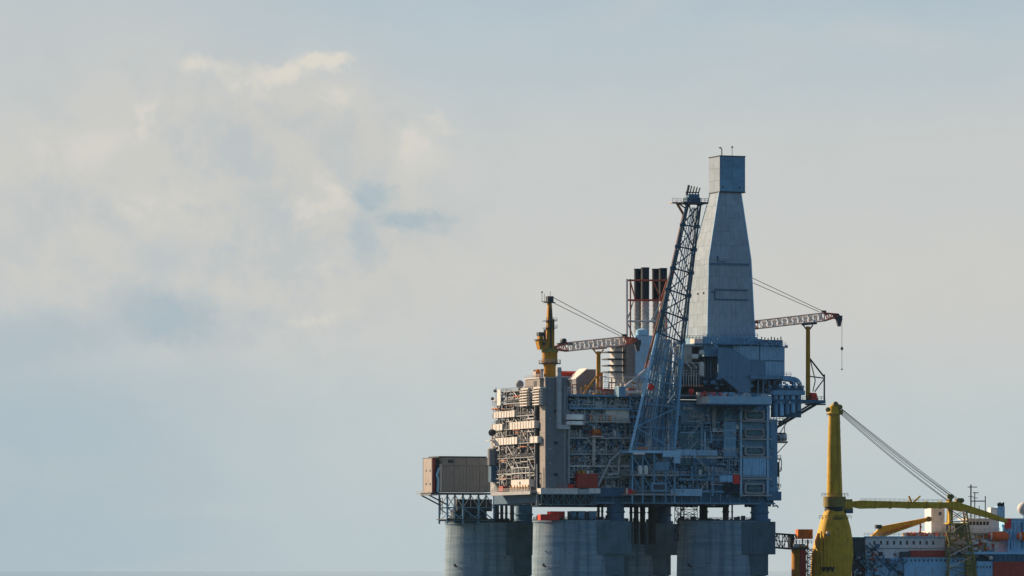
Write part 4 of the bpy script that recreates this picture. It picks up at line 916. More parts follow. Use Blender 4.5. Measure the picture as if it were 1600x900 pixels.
# ------------------------------------------------------------------ flare tower
vf, vb = -9.5, -2.0
t = thing('flare_tower', 'leaning blue lattice flare tower in front of the derrick', 'flare tower', PF, PF.P(1018, 704, -6))
bot = [PF.P(985, 704, vf), PF.P(1054, 704, vf), PF.P(1049, 704, vb), PF.P(992, 704, vb)]
mid = [PF.P(1027, 520, -9), PF.P(1068, 535, -9), PF.P(1064, 535, -3), PF.P(1031, 520, -3)]
top = [PF.P(1073, 318, -8), PF.P(1095, 318, -8), PF.P(1091, 318, -4), PF.P(1076, 318, -4)]
names = ['left', 'right', 'right', 'left']
for i in range(4): part('chord', MB().tube(bot[i], mid[i], .5, .44, n=10), 'pale_blue_steel' if i == 0 else 'blue_grey_steel', t)
for i in range(4): part('chord', MB().tube(mid[i], top[i], .44, .33, n=10), 'tower_steel', t)
def storeys(A, B, n, r, m):
    A = [Vector(p) for p in A]; B = [Vector(p) for p in B]
    for k in range(n):
        P = [a.lerp(b, k / n) for a, b in zip(A, B)]; Q = [a.lerp(b, (k + 1) / n) for a, b in zip(A, B)]
        for j in range(4):
            j2 = (j + 1) % 4
            part('crossbar', MB().tube(P[j], P[j2], r, n=6), m, t)
            if (k + j) % 2: part('brace', MB().tube(P[j], Q[j2], r, n=6), m, t)
            else: part('brace', MB().tube(P[j2], Q[j], r, n=6), m, t)
            s = MB().tube(P[j].lerp(P[j2], .5), Q[j].lerp(P[j], .5), r * .55, n=5); part('secondary_brace', s, m, t)
storeys(bot, mid, 5, .22, 'blue_grey_steel'); storeys(mid, top, 6, .24, 'tower_steel')
for (A0, B0, n_) in ((bot, mid, 5), (mid, top, 6)):
    for k in range(n_ + 1):
        for a, b in zip(A0, B0):
            c = Vector(a).lerp(Vector(b), k / n_); part('gusset_plate', MB().box(c.x - .75, c.x + .75, c.y - .12, c.y + .12, c.z - .6, c.z + .6), 'tower_steel' if A0 is mid else 'blue_grey_steel', t)
# pipes climbing inside the tower
A = [Vector(p) for p in bot]; M_ = [Vector(p) for p in mid]; T_ = [Vector(p) for p in top]
def inside(a, b, y):   # a,b fractions across / depth at level y in 0..2
    L1, L2, k = (A, M_, y) if y <= 1 else (M_, T_, y - 1)
    P = [p.lerp(q, k) for p, q in zip(L1, L2)]
    return P[0].lerp(P[1], a).lerp(P[3].lerp(P[2], a), b)
for i, (a, r, m) in enumerate(((.30, .16, 'blue_grey_steel'), (.45, .22, 'blue_grey_steel'), (.56, .16, 'grey_steel'), (.66, .22, 'deep_blue_steel'), (.78, .15, 'galvanised'))):
    part('flare_pipe', MB().path([inside(a, .5, y) for y in (0, 1, 1.97)], r), m, t)
for i in range(16):
    a_, b_ = rnd.uniform(.08, .92), rnd.uniform(.1, .9); y1 = rnd.uniform(.55, 1.25); y0 = rnd.uniform(0, .25)
    part('service_line', MB().path([inside(a_, b_, y0), inside(a_ * .97 + .015, b_, min(1, y1))] + ([inside(a_ * .97 + .015, b_, y1)] if y1 > 1 else []), rnd.choice((.14, .2, .28)), 6), rnd.choice(['blue_grey_steel', 'pale_blue_steel', 'grey_steel', 'deep_blue_steel']), t)
part('ladder', MB().rail(inside(.82, .3, 1.0), inside(.86, .3, 1.0), 0.1, 1, .05), 'galvanised', t)
for k in range(70): y = .05 + k * .0275; part('rung', MB().tube(inside(.84, .35, y), inside(.94, .35, y), .08, n=4), 'galvanised', t)
# thick legs / caissons at the foot
for i, (a, b_, m, r) in enumerate(((1013, 622, 'off_white', 1.15), (1024, 590, 'blue_grey_steel', 1.05), (1034.5, 575, 'blue_grey_steel', 1.0), (1043.5, 655, 'off_white', .6), (1049, 600, 'blue_grey_steel', .6))):
    z0_, z1_ = PF.P(a, 706, -3.5), PF.P(a, b_, -3.5)
    pr = [(r, z0_[2])]; z = z0_[2]
    while z < z1_[2] - 2: pr += [(r, z + 1.4), (r * 1.12, z + 1.5), (r * 1.12, z + 1.75), (r, z + 1.85)]; z += 1.9
    pr.append((r, z1_[2]))
    part('caisson', MB().lathe((z0_[0], -3.5, 0), pr, 16), m, t)
inn = MB()
for k in range(260):
    y = rnd.uniform(0, 1.0); p = inside(rnd.uniform(.05, .95), rnd.uniform(.1, .9), y); d = Vector((rnd.uniform(-2, 2), rnd.uniform(-.5, .5), rnd.uniform(-2, 2)))
    if p.z > 100: continue
    inn.tube(p, p + d, rnd.choice((.09, .12, .16)), n=5)
part('inner_framing', inn, 'blue_grey_steel', t, stuff=True)
# head
hz = top[0][2]; hu = (top[0][0] + top[1][0]) / 2
part('head_platform', MB().box(PF.U(1062, -6), PF.U(1101, -6), -9.4, -2.6, hz, hz + .6), 'dark_steel', t)
part('railing', MB().rail((PF.U(1062, -6), -9.4, hz + .6), (PF.U(1101, -6), -9.4, hz + .6), 1.2, 1.3, .08), 'dark_steel', t)
part('side_platform', MB().box(PF.U(1048, -6), PF.U(1062, -6), -7.4, -4.4, hz + .1, hz + .5).rail((PF.U(1048, -6), -7.4, hz + .4), (PF.U(1062, -6), -7.4, hz + .4), 1.4, 1.2, .07), 'cream_cladding', t)
part('side_bracket', MB().tube(PF.P(1056, 315, -6), PF.P(1068, 335, -6), .45).tube(PF.P(1056, 315, -6), PF.P(1072, 326, -6), .25), 'rust_pipe', t)
part('head_block', MB().box(hu - 2.4, hu + 2.6, -8, -4, hz + .6, hz + 2.2).box(hu - 1.6, hu + 2.4, -7.4, -4.6, hz + 2.2, hz + 3.4), 'deep_blue_steel', t)
for k in range(5):
    u = hu - 1.8 + k * 1.05; part('flare_tip', MB().tube((u, -6, hz + 3.2), (u + .8, -6, hz + 6.6 - .2 * k), .24 if k else .45), 'dark_steel', t)
part('tip_frame', MB().box(hu - 2.2, hu + 2.8, -6.2, -5.8, hz + 3.9, hz + 4.3), 'dark_steel', t)
# rusty pipe on the outside left
t3 = thing('flare_line', 'rust red pipe running up the left outside of the flare tower', 'pipe', PF, PF.P(1008, 576, -3))
part('pipe', MB().path([PF.P(1008, 576, -3), PF.P(1026, 510, -3.4), PF.P(1048, 424, -4.2), PF.P(1068, 335, -5)], .42), 'rust_pipe', t3)
part('pipe', MB().path([PF.P(1013, 576, -2), PF.P(1031, 510, -2.6), PF.P(1050, 424, -3.4)], .55), 'boom_red', t3)
br = MB()
for k in range(16):
    f = (k + .5) / 16; a = Vector(PF.P(1012, 560, -3)).lerp(Vector(PF.P(1064, 350, -5)), f); br.tube(a, a + Vector((2.2, -1, 0)), .12, n=4)
part('brackets', br, 'grey_steel', t3)
t4 = thing('strut_frame', 'long pale strut leaning from the roof edge against the flare tower', 'strut', PF, PF.P(972, 608, -5))
part('strut', MB().tube(PF.P(972, 608, -5), PF.P(1013, 574, -7), .42), 'galvanised', t4)
part('foot', MB().box(PF.P(966, 608, -5)[0], PF.P(976, 608, -5)[0], -5.6, -1.2, PF.P(972, 620, -5)[2], PF.P(972, 604, -5)[2]), 'blue_grey_steel', t4)
part('short_strut', MB().tube(PF.P(1043, 630, -9.8), PF.P(1052, 617, -9.8), .25), 'off_white', t4)
t4 = thing('strut_frame', 'pale steel struts under the foot of the flare tower, down to the lower deck', 'strut', PF, PF.P(936, 758, -2.2))
for a, c in (((953, 722), (934, 759)), ((968, 712), (966, 740)), ((966, 740), (950, 742)), ((968, 706), (952, 722)), ((985, 706), (968, 712))):
    part('strut', MB().tube(PF.P(*a, -2.6), PF.P(*c, -2.6), .36), 'galvanised', t4)
part('joint', MB().ball(PF.P(966, 709, -2.6), .8, 10), 'galvanised', t4)
# platform under the flare tower
t = thing('tower_landing', 'blue landing and girder under the foot of the flare tower', 'landing', PF, PF.P(1020, 712, -6))
b = PF.fb(983, 1064, 704, 708, -10, -1); part('landing_floor', MB().box(b[0], b[1], -10.2, -.8, b[4], b[5]), 'pale_blue_steel', t)
part('railing', MB().rail((b[0], -10.2, b[5]), (b[1], -10.2, b[5]), 1.1, 1.5, .07), 'grey_steel', t)
bx('girder', 1036, 1063, 704, 714, -10.6, -9.9, 'pale_blue_steel', t); bx('hanger', 1053, 1063, 714, 724, -10.4, -9.6, 'pale_blue_steel', t)
part('orange_skid', MB().box(PF.U(998, -9), PF.U(1012, -9), -9, -7.5, b[5], b[5] + 1.3), 'safety_orange', t)
bx('white_ledge', 990, 1008, 707, 710, -10.9, -10.2, 'off_white', t)
legs = [(988, -9), (1004, -9), (1022, -9.5), (1040, -9.5), (1054, -9)]
for px, v in legs: part('leg', MB().tube(PF.P(px, 708, v), PF.P(px, 786, v), .32), 'blue_grey_steel', t)
for i in range(len(legs) - 1):
    a, c = legs[i], legs[i + 1]
    for (y0, y1) in ((710, 740), (742, 770)):
        part('brace', MB().tube(PF.P(a[0], y0, a[1]), PF.P(c[0], y1, c[1]), .18), 'blue_grey_steel', t); part('brace', MB().tube(PF.P(c[0], y0, c[1]), PF.P(a[0], y1, a[1]), .16), 'deep_blue_steel', t)
for y in (741, 771): bx('walkway', 984, 1060, y, y + 3, -9.6, -.8, 'grey_steel', t)
for y in (741, 771): part('railing', MB().rail(PF.P(984, y, -9.6), PF.P(1060, y, -9.6), 1.1, 1.5, .06), 'grey_steel', t)
for px in (1000, 1009): single('gas_cylinder', MB().lathe(PF.P(px, 741, -8.9), [(.85, 0), (.85, 2.6), (.4, 3.1), (.1, 3.2)], 14), 'off_white', 'white gas cylinder on the walkway under the flare tower, ' + ('left one' if px < 1005 else 'right one'), 'gas cylinder', PF, PF.P(px, 741, -8.9))
bx('louvre_frame', 1018, 1042, 754, 768, -10.2, -9.7, 'blue_grey_steel', t); bx('louvre_frame', 1024, 1046, 722, 735, -10.2, -9.8, 'blue_grey_steel', t)
bx('dark_panel', 1021, 1039, 757, 765, -10.3, -10.2, 'dark_steel', t)
bx('locker', 925, 975, 762, 776, -1.6, -.7, 'deep_blue_steel', t)
cb = PF.fb(978, 996, 760, 772, -10.2, -8)
for k in range(7):
    u = cb[0] + k * .6; part('barrel', MB().lathe((u, -9.6, cb[4]), [(.28, 0), (.28, rnd.uniform(.9, 2.2))], 8), rnd.choice(['signal_red', 'off_white', 'galvanised', 'rust_pipe']), t)
single('float', MB().lathe(PF.P(1018, 605, -9.9), [(.1, 0), (1.0, .1), (1.25, .5), (1.0, .9), (.1, 1.0)], 12, 'y'), 'signal_red', 'round red float hanging inside the flare tower', 'float', PF, PF.P(1018, 605, -9.9))

# ------------------------------------------------------------------ derrick
dv = 20.0; W = 18.5; cx = (PF.U(1105, dv) + PF.U(1180, dv)) / 2; cy = dv + W / 2
zz_ = lambda py: PF.Z(py, cx, dv)
t = thing('drilling_derrick', 'tall clad derrick tower tapering to a box head, sunlit on its left side', 'derrick', PF, (cx, cy, zz_(530)))
prof = [(530, 75.6), (405, 66.5), (299, 34.5)]
scale_ = lambda pxw: pxw / FPX * (PF.Y0 + 45) / PF.c
def lean(z): return 1.7 * max(0.0, min(1.0, (z - zz_(405)) / (zz_(299) - zz_(405))))      # the upper part sits a little to the right
def sq(h, z): o = lean(z); return [(cx - h + o, cy - h, z), (cx + h + o, cy - h, z), (cx + h + o, cy + h, z), (cx - h + o, cy + h, z)]
H = [(zz_(py), scale_(w) / 2) for py, w in prof]
def hw(z):
    for (z0, h0), (z1, h1) in zip(H, H[1:]):
        if z <= z1 + 1e-6: return h0 + (h1 - h0) * (z - z0) / (z1 - z0)
    return H[-1][1]
core_ = MB()
for (z0, h0), (z1, h1) in zip(H, H[1:]): core_.hexa(sq(h0 - .15, z0), sq(h1 - .15, z1))
part('core', core_, 'deep_blue_steel', t)
zs = [zz_(p) for p in (530, 510, 490, 470, 451, 432, 413, 405, 383, 361, 340, 320, 299)]
for a, b_ in zip(zs, zs[1:]):
    ncol = 4 if hw(a) > 6 else 3
    gap = .022; ha, hb = hw(a), hw(b_); out = 0.0
    for side in range(4):
        for k in range(ncol):
            f0, f1 = -1 + 2 * k / ncol, -1 + 2 * (k + 1) / ncol
            def pt(f, z, h, off):
                x, y = f * h, -h - off
                for _ in range(side): x, y = y, -x          # turn through the four sides
                return (cx + x + lean(z), cy + y, z)
            g = gap / ha
            za, zb_ = a + gap, b_ - gap
            o0, o1 = -.14, 0.0 + (.02 if (k + int(a)) % 2 else 0)
            bot_ = [pt(f0 + g, za, ha, o1), pt(f1 - g, za, ha, o1), pt(f1 - g, za, ha, o0), pt(f0 + g, za, ha, o0)]
            top_ = [pt(f0 + g, zb_, hb, o1), pt(f1 - g, zb_, hb, o1), pt(f1 - g, zb_, hb, o0), pt(f0 + g, zb_, hb, o0)]
            part('cladding_panel', MB().hexa(bot_, top_), 'derrick_cladding', t)
for s in (-1, 1):
    for q in (-1, 1):
        e = MB()
        for (z0, h0), (z1, h1) in zip(H, H[1:]):
            e.tube((cx + s * h0 + lean(z0), cy + q * h0, z0), (cx + s * h1 + lean(z1), cy + q * h1, z1), .22, n=4)
        part('corner_trim', e, 'pale_blue_steel' if q < 0 else 'blue_grey_steel', t)
# head box
hb0, hb1 = zz_(298), zz_(243); hh = scale_(40.5) / 2; cx0 = cx; cx = cx + 2.35
part('head_core', MB().box(cx - hh + .12, cx + hh - .12, cy - hh + .12, cy + hh - .12, hb0, hb1 - .05), 'slate_cladding', t)
for side in range(4):
    for k in range(2):
        for r_ in range(3):
            f0, f1 = -hh + hh * k, -hh + hh * (k + 1); a, b_ = hb0 + (hb1 - hb0) * r_ / 3, hb0 + (hb1 - hb0) * (r_ + 1) / 3
            def q2(x, y):
                for _ in range(side): x, y = y, -x
                return (cx + x, cy + y)
            P4 = [q2(f0 + .03, -hh), q2(f1 - .03, -hh), q2(f1 - .03, -hh + .11), q2(f0 + .03, -hh + .11)]
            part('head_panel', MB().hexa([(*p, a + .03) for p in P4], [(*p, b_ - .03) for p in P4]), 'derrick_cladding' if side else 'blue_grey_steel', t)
part('head_roof', MB().box(cx - hh - .15, cx + hh + .15, cy - hh - .15, cy + hh + .15, hb1, hb1 + .35), 'dark_steel', t)
part('head_skirt', MB().box(cx - hh - .1, cx + hh + .1, cy - hh - .1, cy + hh + .1, hb0 - .3, hb0 + .1), 'dark_steel', t)
for s in (-.82, .5): part('head_vent', MB().box(cx + s * hh, cx + s * hh + .5, cy - hh - .12, cy - hh, hb0 + 1.2, hb0 + 1.9), 'dark_steel', t)
part('roof_davit', MB().path([(cx - hh + 1.2, cy - hh + 1, hb1), (cx - hh + 1.2, cy - hh + 1, hb1 + 2.6), (cx - hh + .7, cy - hh + 1, hb1 + 3.2), (cx - hh + .1, cy - hh + 1, hb1 + 3.0)], .2), 'dark_steel', t)
part('lightning_rod', MB().tube((cx + .3, cy - hh + 1, hb1), (cx + .3, cy - hh + 1, hb1 + 3.4), .1).ball((cx + .3, cy - hh + 1, hb1 + 3.5), .38, 8), 'dark_steel', t)
cx = cx0
# recessed bands and service box on the front
def dpart(name, px0, px1, py0, py1, off, m):
    z0, z1 = zz_(py1), zz_(py0); h = hw((z0 + z1) / 2); v = cy - hw(z0) - off
    part(name, MB().box(PF.U(px0, v), PF.U(px1, v), v, cy - hw(z1) + .1, z0, z1), m, t)
dpart('monkey_board', 1108, 1171, 411, 414, .45, 'deep_blue_steel')
dpart('guide_rail', 1118, 1168, 452, 454, .35, 'deep_blue_steel'); dpart('guide_rail', 1118, 1168, 467, 469, .35, 'deep_blue_steel'); dpart('guide_rail', 1116.5, 1118, 452, 469, .3, 'deep_blue_steel'); dpart('guide_rail', 1111, 1117, 456, 457.5, .3, 'deep_blue_steel')
dpart('hatch_frame', 1121, 1122.5, 400, 409, .3, 'deep_blue_steel'); dpart('hatch_frame', 1122.5, 1132, 408, 409, .3, 'deep_blue_steel')
for px in (1079, 1090, 1099): 
    v = PF.V(px, cx - hw(zz_(458))); part('side_vent', MB().box(cx - hw(zz_(458)) - .25, cx - hw(zz_(458)), v - .7, v + .1, zz_(459), zz_(456)), 'dark_steel', t)
part('wall_lamp', MB().tube((cx + hw(zz_(404)), cy - 5, zz_(404)), (cx + hw(zz_(404)) + 1, cy - 5, zz_(402)), .12), 'dark_steel', t)

# ------------------------------------------------------------------ drilling module below the derrick
t = thing('drill_floor_module', 'blue clad block building under the derrick with ribbed walls', 'drilling module', PF, (cx, 12, 69.6))
def blk(name, px0, px1, py0, py1, v0, v1, m, ribs=0, d=.12):
    def ex(k, b):
        if ribs: k.ribs(b[0] + .1, b[1] - .1, b[4] + .15, b[5] - .15, v0, d, ribs)
    return bx(name, px0, px1, py0, py1, v0, v1, m, t, ex)
blk('upper_tier', 1098, 1184, 526, 538, 15, 39, 'blue_grey_steel', 14)
blk('upper_tier', 1184.2, 1223, 531, 540, 14.9, 37, 'deep_blue_steel', 6)
blk('main_block', 1122, 1226, 540, 590, 16, 42, 'blue_grey_steel')
blk('ribbed_wall', 1145, 1186, 541, 562, 15.2, 15.95, 'pale_blue_steel', 9)
blk('ribbed_wall', 1187.5, 1225, 542, 563, 15.2, 15.95, 'pale_blue_steel', 9)
blk('ribbed_wall', 1195, 1226, 565, 587, 15.1, 15.95, 'pale_blue_steel', 6)
blk('inner_wall', 1097, 1126, 538, 616, 21.5, 23, 'deep_blue_steel')
for k in range(5): blk('vertical_pipe', 1101 + k * 4.4, 1102.6 + k * 4.4, 558, 590, 19, 19.6, ('grey_steel', 'blue_grey_steel', 'pale_blue_steel')[k % 3])
blk('side_box', 1100, 1122, 537, 557, 14, 20, 'blue_grey_steel', 5)
pa = [PF.P(1122, 612, 10), PF.P(1173, 613, 10), PF.P(1173, 563, 10), PF.P(1143, 543, 10), PF.P(1124, 543, 10)]
part('wind_wall', MB().prism([(a, c) for a, b_, c in [PF.P(1153, 613, 10), PF.P(1173, 613, 10), PF.P(1173, 563, 10), PF.P(1145, 545, 10), PF.P(1122, 543, 10), PF.P(1122, 590, 10)]], 10, 10.5), 'head_cladding', t)
part('wall_seam', MB().box(PF.U(1122, 9.8), PF.U(1173, 9.8), 9.85, 9.99, PF.Z(587, 85, 10), PF.Z(586, 85, 10)), 'blue_grey_steel', t)
for px in (1140, 1156): part('wall_seam', MB().box(PF.U(px, 9.8), PF.U(px, 9.8) + .2, 9.85, 9.99, PF.Z(600, 85, 10), PF.Z(548, 85, 10)), 'blue_grey_steel', t)
blk('wind_wall', 1173.2, 1194, 563, 587, 11, 11.4, 'head_cladding')
blk('ledge', 1173, 1236, 587, 592, 9, 20, 'blue_grey_steel')
blk('deck_band', 1085, 1160, 537, 539, 13, 20, 'deep_blue_steel')
blk('undercroft_wall', 1100, 1222, 590, 616, 22, 24, 'dark_steel')
for px in (1184, 1192, 1201, 1210, 1218): blk('prop', px, px + 1.6, 592, 616, 12, 12.5, 'blue_grey_steel')
part('stair', MB().tube(PF.P(1128, 592, 9), PF.P(1152, 612, 9), .45), 'dark_steel', t)
part('stair_rail', MB().tube(PF.P(1128, 588, 9), PF.P(1152, 608, 9), .12), 'blue_grey_steel', t)
for k in range(7): blk('roof_lamp', 1190 + k * 5, 1191 + k * 5, 526 + (k % 3), 531, 15, 15.4, 'dark_steel')
part('railing', MB().rail(PF.P(1098, 527, 14.8), PF.P(1184, 527, 14.8), 1.2, 1.6, .08), 'blue_grey_steel', t)
part('railing', MB().rail(PF.P(1184, 541, 14), PF.P(1228, 541, 14), 1.2, 1.6, .07), 'pale_blue_steel', t)
part('railing', MB().rail(PF.P(1173, 588, 8.8), PF.P(1236, 588, 8.8), 1.2, 1.6, .07), 'blue_grey_steel', t)
cl = MB()
for k in range(90):
    px = rnd.uniform(1098, 1230); py = rnd.choice((rnd.uniform(530, 545), rnd.uniform(590, 612), rnd.uniform(590, 612))); v = rnd.uniform(9.5, 14); u, _, z = PF.P(px, py, v)
    cl.box(u, u + rnd.uniform(.3, 1.6), v, v + .5, z, z + rnd.uniform(.2, 1.2))
part('fittings', cl, 'blue_grey_steel', t, stuff=True)
# sunlit plant left of the module
blk('base_wall', 1056, 1126, 602, 620, 19, 20, 'dark_steel')
t = thing('mud_module', 'sunlit cream and white plant between the flare tower and the derrick foot', 'mud module', PF, PF.P(1080, 610, 14))
for (a, c, d, e, v, m) in ((1060, 1070, 533, 566, 16, 'cream_cladding'), (1069, 1081, 541, 566, 14, 'cream_cladding'), (1085, 1098, 529, 538, 14, 'off_white'), (1060, 1098, 538, 541, 13.5, 'grey_steel'), (1081, 1098, 541, 600, 19, 'dark_steel'), (1060, 1098, 566, 568, 13, 'grey_steel'), (1060, 1100, 588, 606, 15, 'dark_steel'), (1062, 1099, 601, 604, 11, 'rust_pipe'), (1062, 1099, 594, 596, 11, 'dark_steel'), (1060, 1090, 568, 588, 17, 'slate_cladding')):
    bx('block', a, c, d, e, v, v + 4, m, t)
part('silo', MB().lathe(PF.P(1096, 588, 13), [(1.0, 0), (1.0, 4.6), (.6, 5.1), (.1, 5.2)], 14), 'off_white', t)
part('white_tank', MB().ball(PF.P(1096, 551, 13), 1.05, 12), 'off_white', t); part('white_tank', MB().lathe(PF.P(1081, 557, 12.5), [(.1, 0), (.9, .2), (.9, 2.2), (.1, 2.4)], 12, 'x'), 'off_white', t)
for k in range(9): part('small_vessel', MB().ball(PF.P(1073 + k * 3, 568 + (k % 3) * 3, 12.6), .42, 8), 'off_white' if k % 2 else 'galvanised', t)
part('railing', MB().rail(PF.P(1062, 530, 13), PF.P(1098, 530, 13), 1.2, 1.2, .08), 'brown_red', t)
for k in range(8): part('pipe', MB().path([PF.P(1064 + k * 4, 604, 10.5), PF.P(1064 + k * 4, 575 + (k % 4) * 4, 10.5), PF.P(1070 + k * 4, 575 + (k % 4) * 4, 10.5)], .16), rnd.choice(['galvanised', 'grey_steel', 'cream_cladding']), t)
single('red_float', MB().ball(PF.P(1080, 611, -2), 1.0, 12).tube(PF.P(1080, 619, -2), PF.P(1080, 613, -2), .5), 'signal_red', 'round red beacon at the left end of the upper ledge', 'beacon', PF, PF.P(1080, 619, -2))

# ------------------------------------------------------------------ upper ledge, right front
t = thing('upper_ledge', 'long pale blue ledge girder with a sunlit cream end below the drilling module', 'ledge', PF, PF.P(1100, 631, -2.4))
def blk2(name, px0, px1, py0, py1, v0, v1, m, ribs=0):
    def ex(k, b):
        if ribs: k.ribs(b[0] + .1, b[1] - .1, b[4] + .1, b[5] - .1, v0, .12, ribs)
    return bx(name, px0, px1, py0, py1, v0, v1, m, t, ex)
bL = PF.fb(1108, 1206, 619.5, 631, -13.4, -2)
part('girder', MB().box(bL[0], bL[1], -13.4, -2.0, bL[4], bL[5]).ribs(bL[0] + .2, bL[1] - .2, bL[4] + .1, bL[5] - .2, -13.4, .12, 22), 'pale_blue_steel', t)
for k in range(4): part('side_panel', MB().box(bL[0] - .15, bL[0], -13.2 + k * 2.8, -10.6 + k * 2.8, bL[4] + .1, bL[5]), 'off_white', t)
part('lower_flange', MB().box(bL[0] - .1, bL[1], -13.5, -.4, bL[4] - .4, bL[4] - .01), 'deep_blue_steel', t)
blk2('deck', 1060, 1206, 617.5, 619.3, -2.4, 14, 'grey_steel')
for k in range(7): a = bL[0] + 1 + k * (bL[1] - bL[0] - 2) / 6; part('knee_brace', MB().tube((a, -11.5, bL[4] - .3), (a, -.9, bL[4] - 3.4), .16), 'deep_blue_steel', t)
part('railing', MB().rail((bL[0], -13.3, bL[5]), (bL[1], -13.3, bL[5]), 1.2, 1.5, .07), 'blue_grey_steel', t)
part('railing', MB().rail((bL[0], -13.3, bL[5]), (bL[0], -2, bL[5]), 1.2, 1.5, .07), 'galvanised', t)
for k in range(30):
    px = 1092 + k * 3.7 + rnd.uniform(-2, 2); c = PF.P(px, 619, rnd.uniform(-12, -3)); c = (c[0], c[1], bL[5]); w = rnd.uniform(.3, 1.1)
    part('deck_item', MB().box(c[0] - w, c[0] + w, c[1], c[1] + 1, c[2], c[2] + rnd.uniform(.5, 1.8)), rnd.choice(['signal_red', 'cream_cladding', 'safety_orange', 'blue_grey_steel', 'galvanised', 'brown_red']) if px < 1140 else rnd.choice(['blue_grey_steel', 'deep_blue_steel', 'galvanised']), t)
# pieces of the utility module front
t = mR
for k in range(70):
    px = rnd.uniform(1058, 1152); py = rnd.uniform(636, 768); a = PF.P(px, py, rnd.uniform(-2.3, -1.0)); q = rnd.random(); Lh = rnd.uniform(1.2, 6)
    m = rnd.choice(['blue_grey_steel', 'pale_blue_steel', 'grey_steel', 'deep_blue_steel', 'galvanised'])
    if q < .35: part('conduit', MB().box(a[0], a[0] + .22, a[1], a[1] + .2, a[2] - Lh, a[2]), m, t)
    elif q < .65: part('cable_tray', MB().box(a[0], a[0] + Lh, a[1], a[1] + .4, a[2], a[2] + .22), m, t)
    elif q < .8: part('railing', MB().rail((a[0], a[1], a[2]), (a[0] + Lh, a[1], a[2]), 1.1, 1.0, .06), 'grey_steel', t)
    else: part('cabinet', MB().box(a[0], a[0] + rnd.uniform(.6, 1.8), a[1], a[1] + .6, a[2], a[2] + rnd.uniform(.6, 2.2)), m, t)
sm = MB()
for k in range(420):
    px = rnd.uniform(1056, 1206); py = rnd.uniform(634, 780); a = PF.P(px, py, rnd.uniform(-2.5, -.8)); w = rnd.uniform(.12, .5); sm.box(a[0], a[0] + w, a[1], a[1] + .3, a[2], a[2] + rnd.uniform(.15, .7))
part('small_fittings', sm, 'blue_grey_steel', t, stuff=True)
sm = MB()
for k in range(90):
    px = rnd.uniform(1000, 1200); py = rnd.uniform(634, 780); a = PF.P(px, py, rnd.uniform(-2.7, -1)); w = rnd.uniform(.15, .45); sm.box(a[0], a[0] + w, a[1], a[1] + .3, a[2], a[2] + rnd.uniform(.15, .5))
part('lamps_and_tags', sm, 'off_white', t, stuff=True)
for k in range(5): bx('door', 1122 + (k % 2) * 3, 1127 + (k % 2) * 3, 644 + k * 14, 652 + k * 14, -1.0, -.9, 'dark_steel', t)
for (nm, a, c, d, e, v, v1, m) in (('column', 1113, 1119, 634, 667, -1.4, -.7, 'grey_steel'), ('sign_plate', 1067, 1083, 636, 640, -1.2, -.8, 'galvanised'), ('girder', 1056, 1088, 702, 712, -1.8, -.9, 'pale_blue_steel'), ('girder', 1088.5, 1121, 703, 712, -2.1, -.9, 'pale_blue_steel'),
        ('stair_shaft', 1131, 1150, 659, 713, -2.0, -.8, 'blue_grey_steel'), ('dark_opening', 1052, 1062, 686, 699, -1.5, -.9, 'soot_black'), ('cabinet', 1060, 1094, 673, 701, -1.1, -.8, 'teal_steel'), ('duct', 1095, 1098, 670, 703, -1.6, -.9, 'blue_grey_steel'), ('duct', 1100.5, 1103, 674, 703, -1.6, -.9, 'pale_blue_steel'),
        ('wall_block', 1120, 1131, 635, 712, -.9, -.78, 'deep_blue_steel'), ('teal_panel', 1125, 1145, 743, 753, -1.9, -.9, 'ship_blue'), ('blue_box', 1048, 1097, 764, 775, -2.2, -.8, 'pale_blue_steel'), ('cabinet', 1062, 1080, 716, 727, -1.3, -.8, 'teal_steel'), ('cabinet', 1082, 1120, 716, 726, -1.2, -.8, 'deep_blue_steel'),
        ('frame_post', 1080, 1083, 728, 750, -1.5, -.9, 'blue_grey_steel'), ('frame_post', 1106, 1108.5, 728, 750, -1.5, -.9, 'blue_grey_steel'), ('frame_post', 1112, 1115, 728, 775, -1.5, -.9, 'blue_grey_steel'), ('wall_block', 1084, 1105, 729, 747, -1, -.8, 'teal_steel'), ('beam', 1060, 1125, 748, 751, -1.6, -.8, 'blue_grey_steel')):
    bx(nm, a, c, d, e, v, v1, m, t)
for k in range(3): bx('shaft_seam', 1131, 1150, 672 + k * 13, 672.8 + k * 13, -2.08, -2.0, 'pale_blue_steel', t)
part('hopper', MB().prism([(a, c) for a, _, c in (PF.P(1134, 772, -1.8), PF.P(1160, 772, -1.8), PF.P(1160, 755, -1.8), PF.P(1130, 755, -1.8))], -1.8, -.9), 'soot_black', t)
single('red_fire_box', MB().box(*PF.fb(1146, 1156, 742, 756, -2.4, -1.9)).ribs(PF.fb(1146, 1156, 742, 756, -2.4, -1.9)[0], PF.fb(1146, 1156, 742, 756, -2.4, -1.9)[1], PF.fb(1146, 1156, 742, 756, -2.4, -1.9)[4], PF.fb(1146, 1156, 742, 756, -2.4, -1.9)[5], -2.4, .1, 3), 'signal_red', 'bright red upright cabinet on the lower right front', 'cabinet', PF, PF.P(1151, 756, -2.2))
part('railing', MB().rail(PF.P(1130, 726, -1.6), PF.P(1158, 726, -1.6), 2.7, 1.6, .1), 'pale_blue_steel', t)
part('railing', MB().rail(PF.P(1056, 672, -1.3), PF.P(1110, 672, -1.3), 2.2, 1.6, .09), 'blue_grey_steel', t)

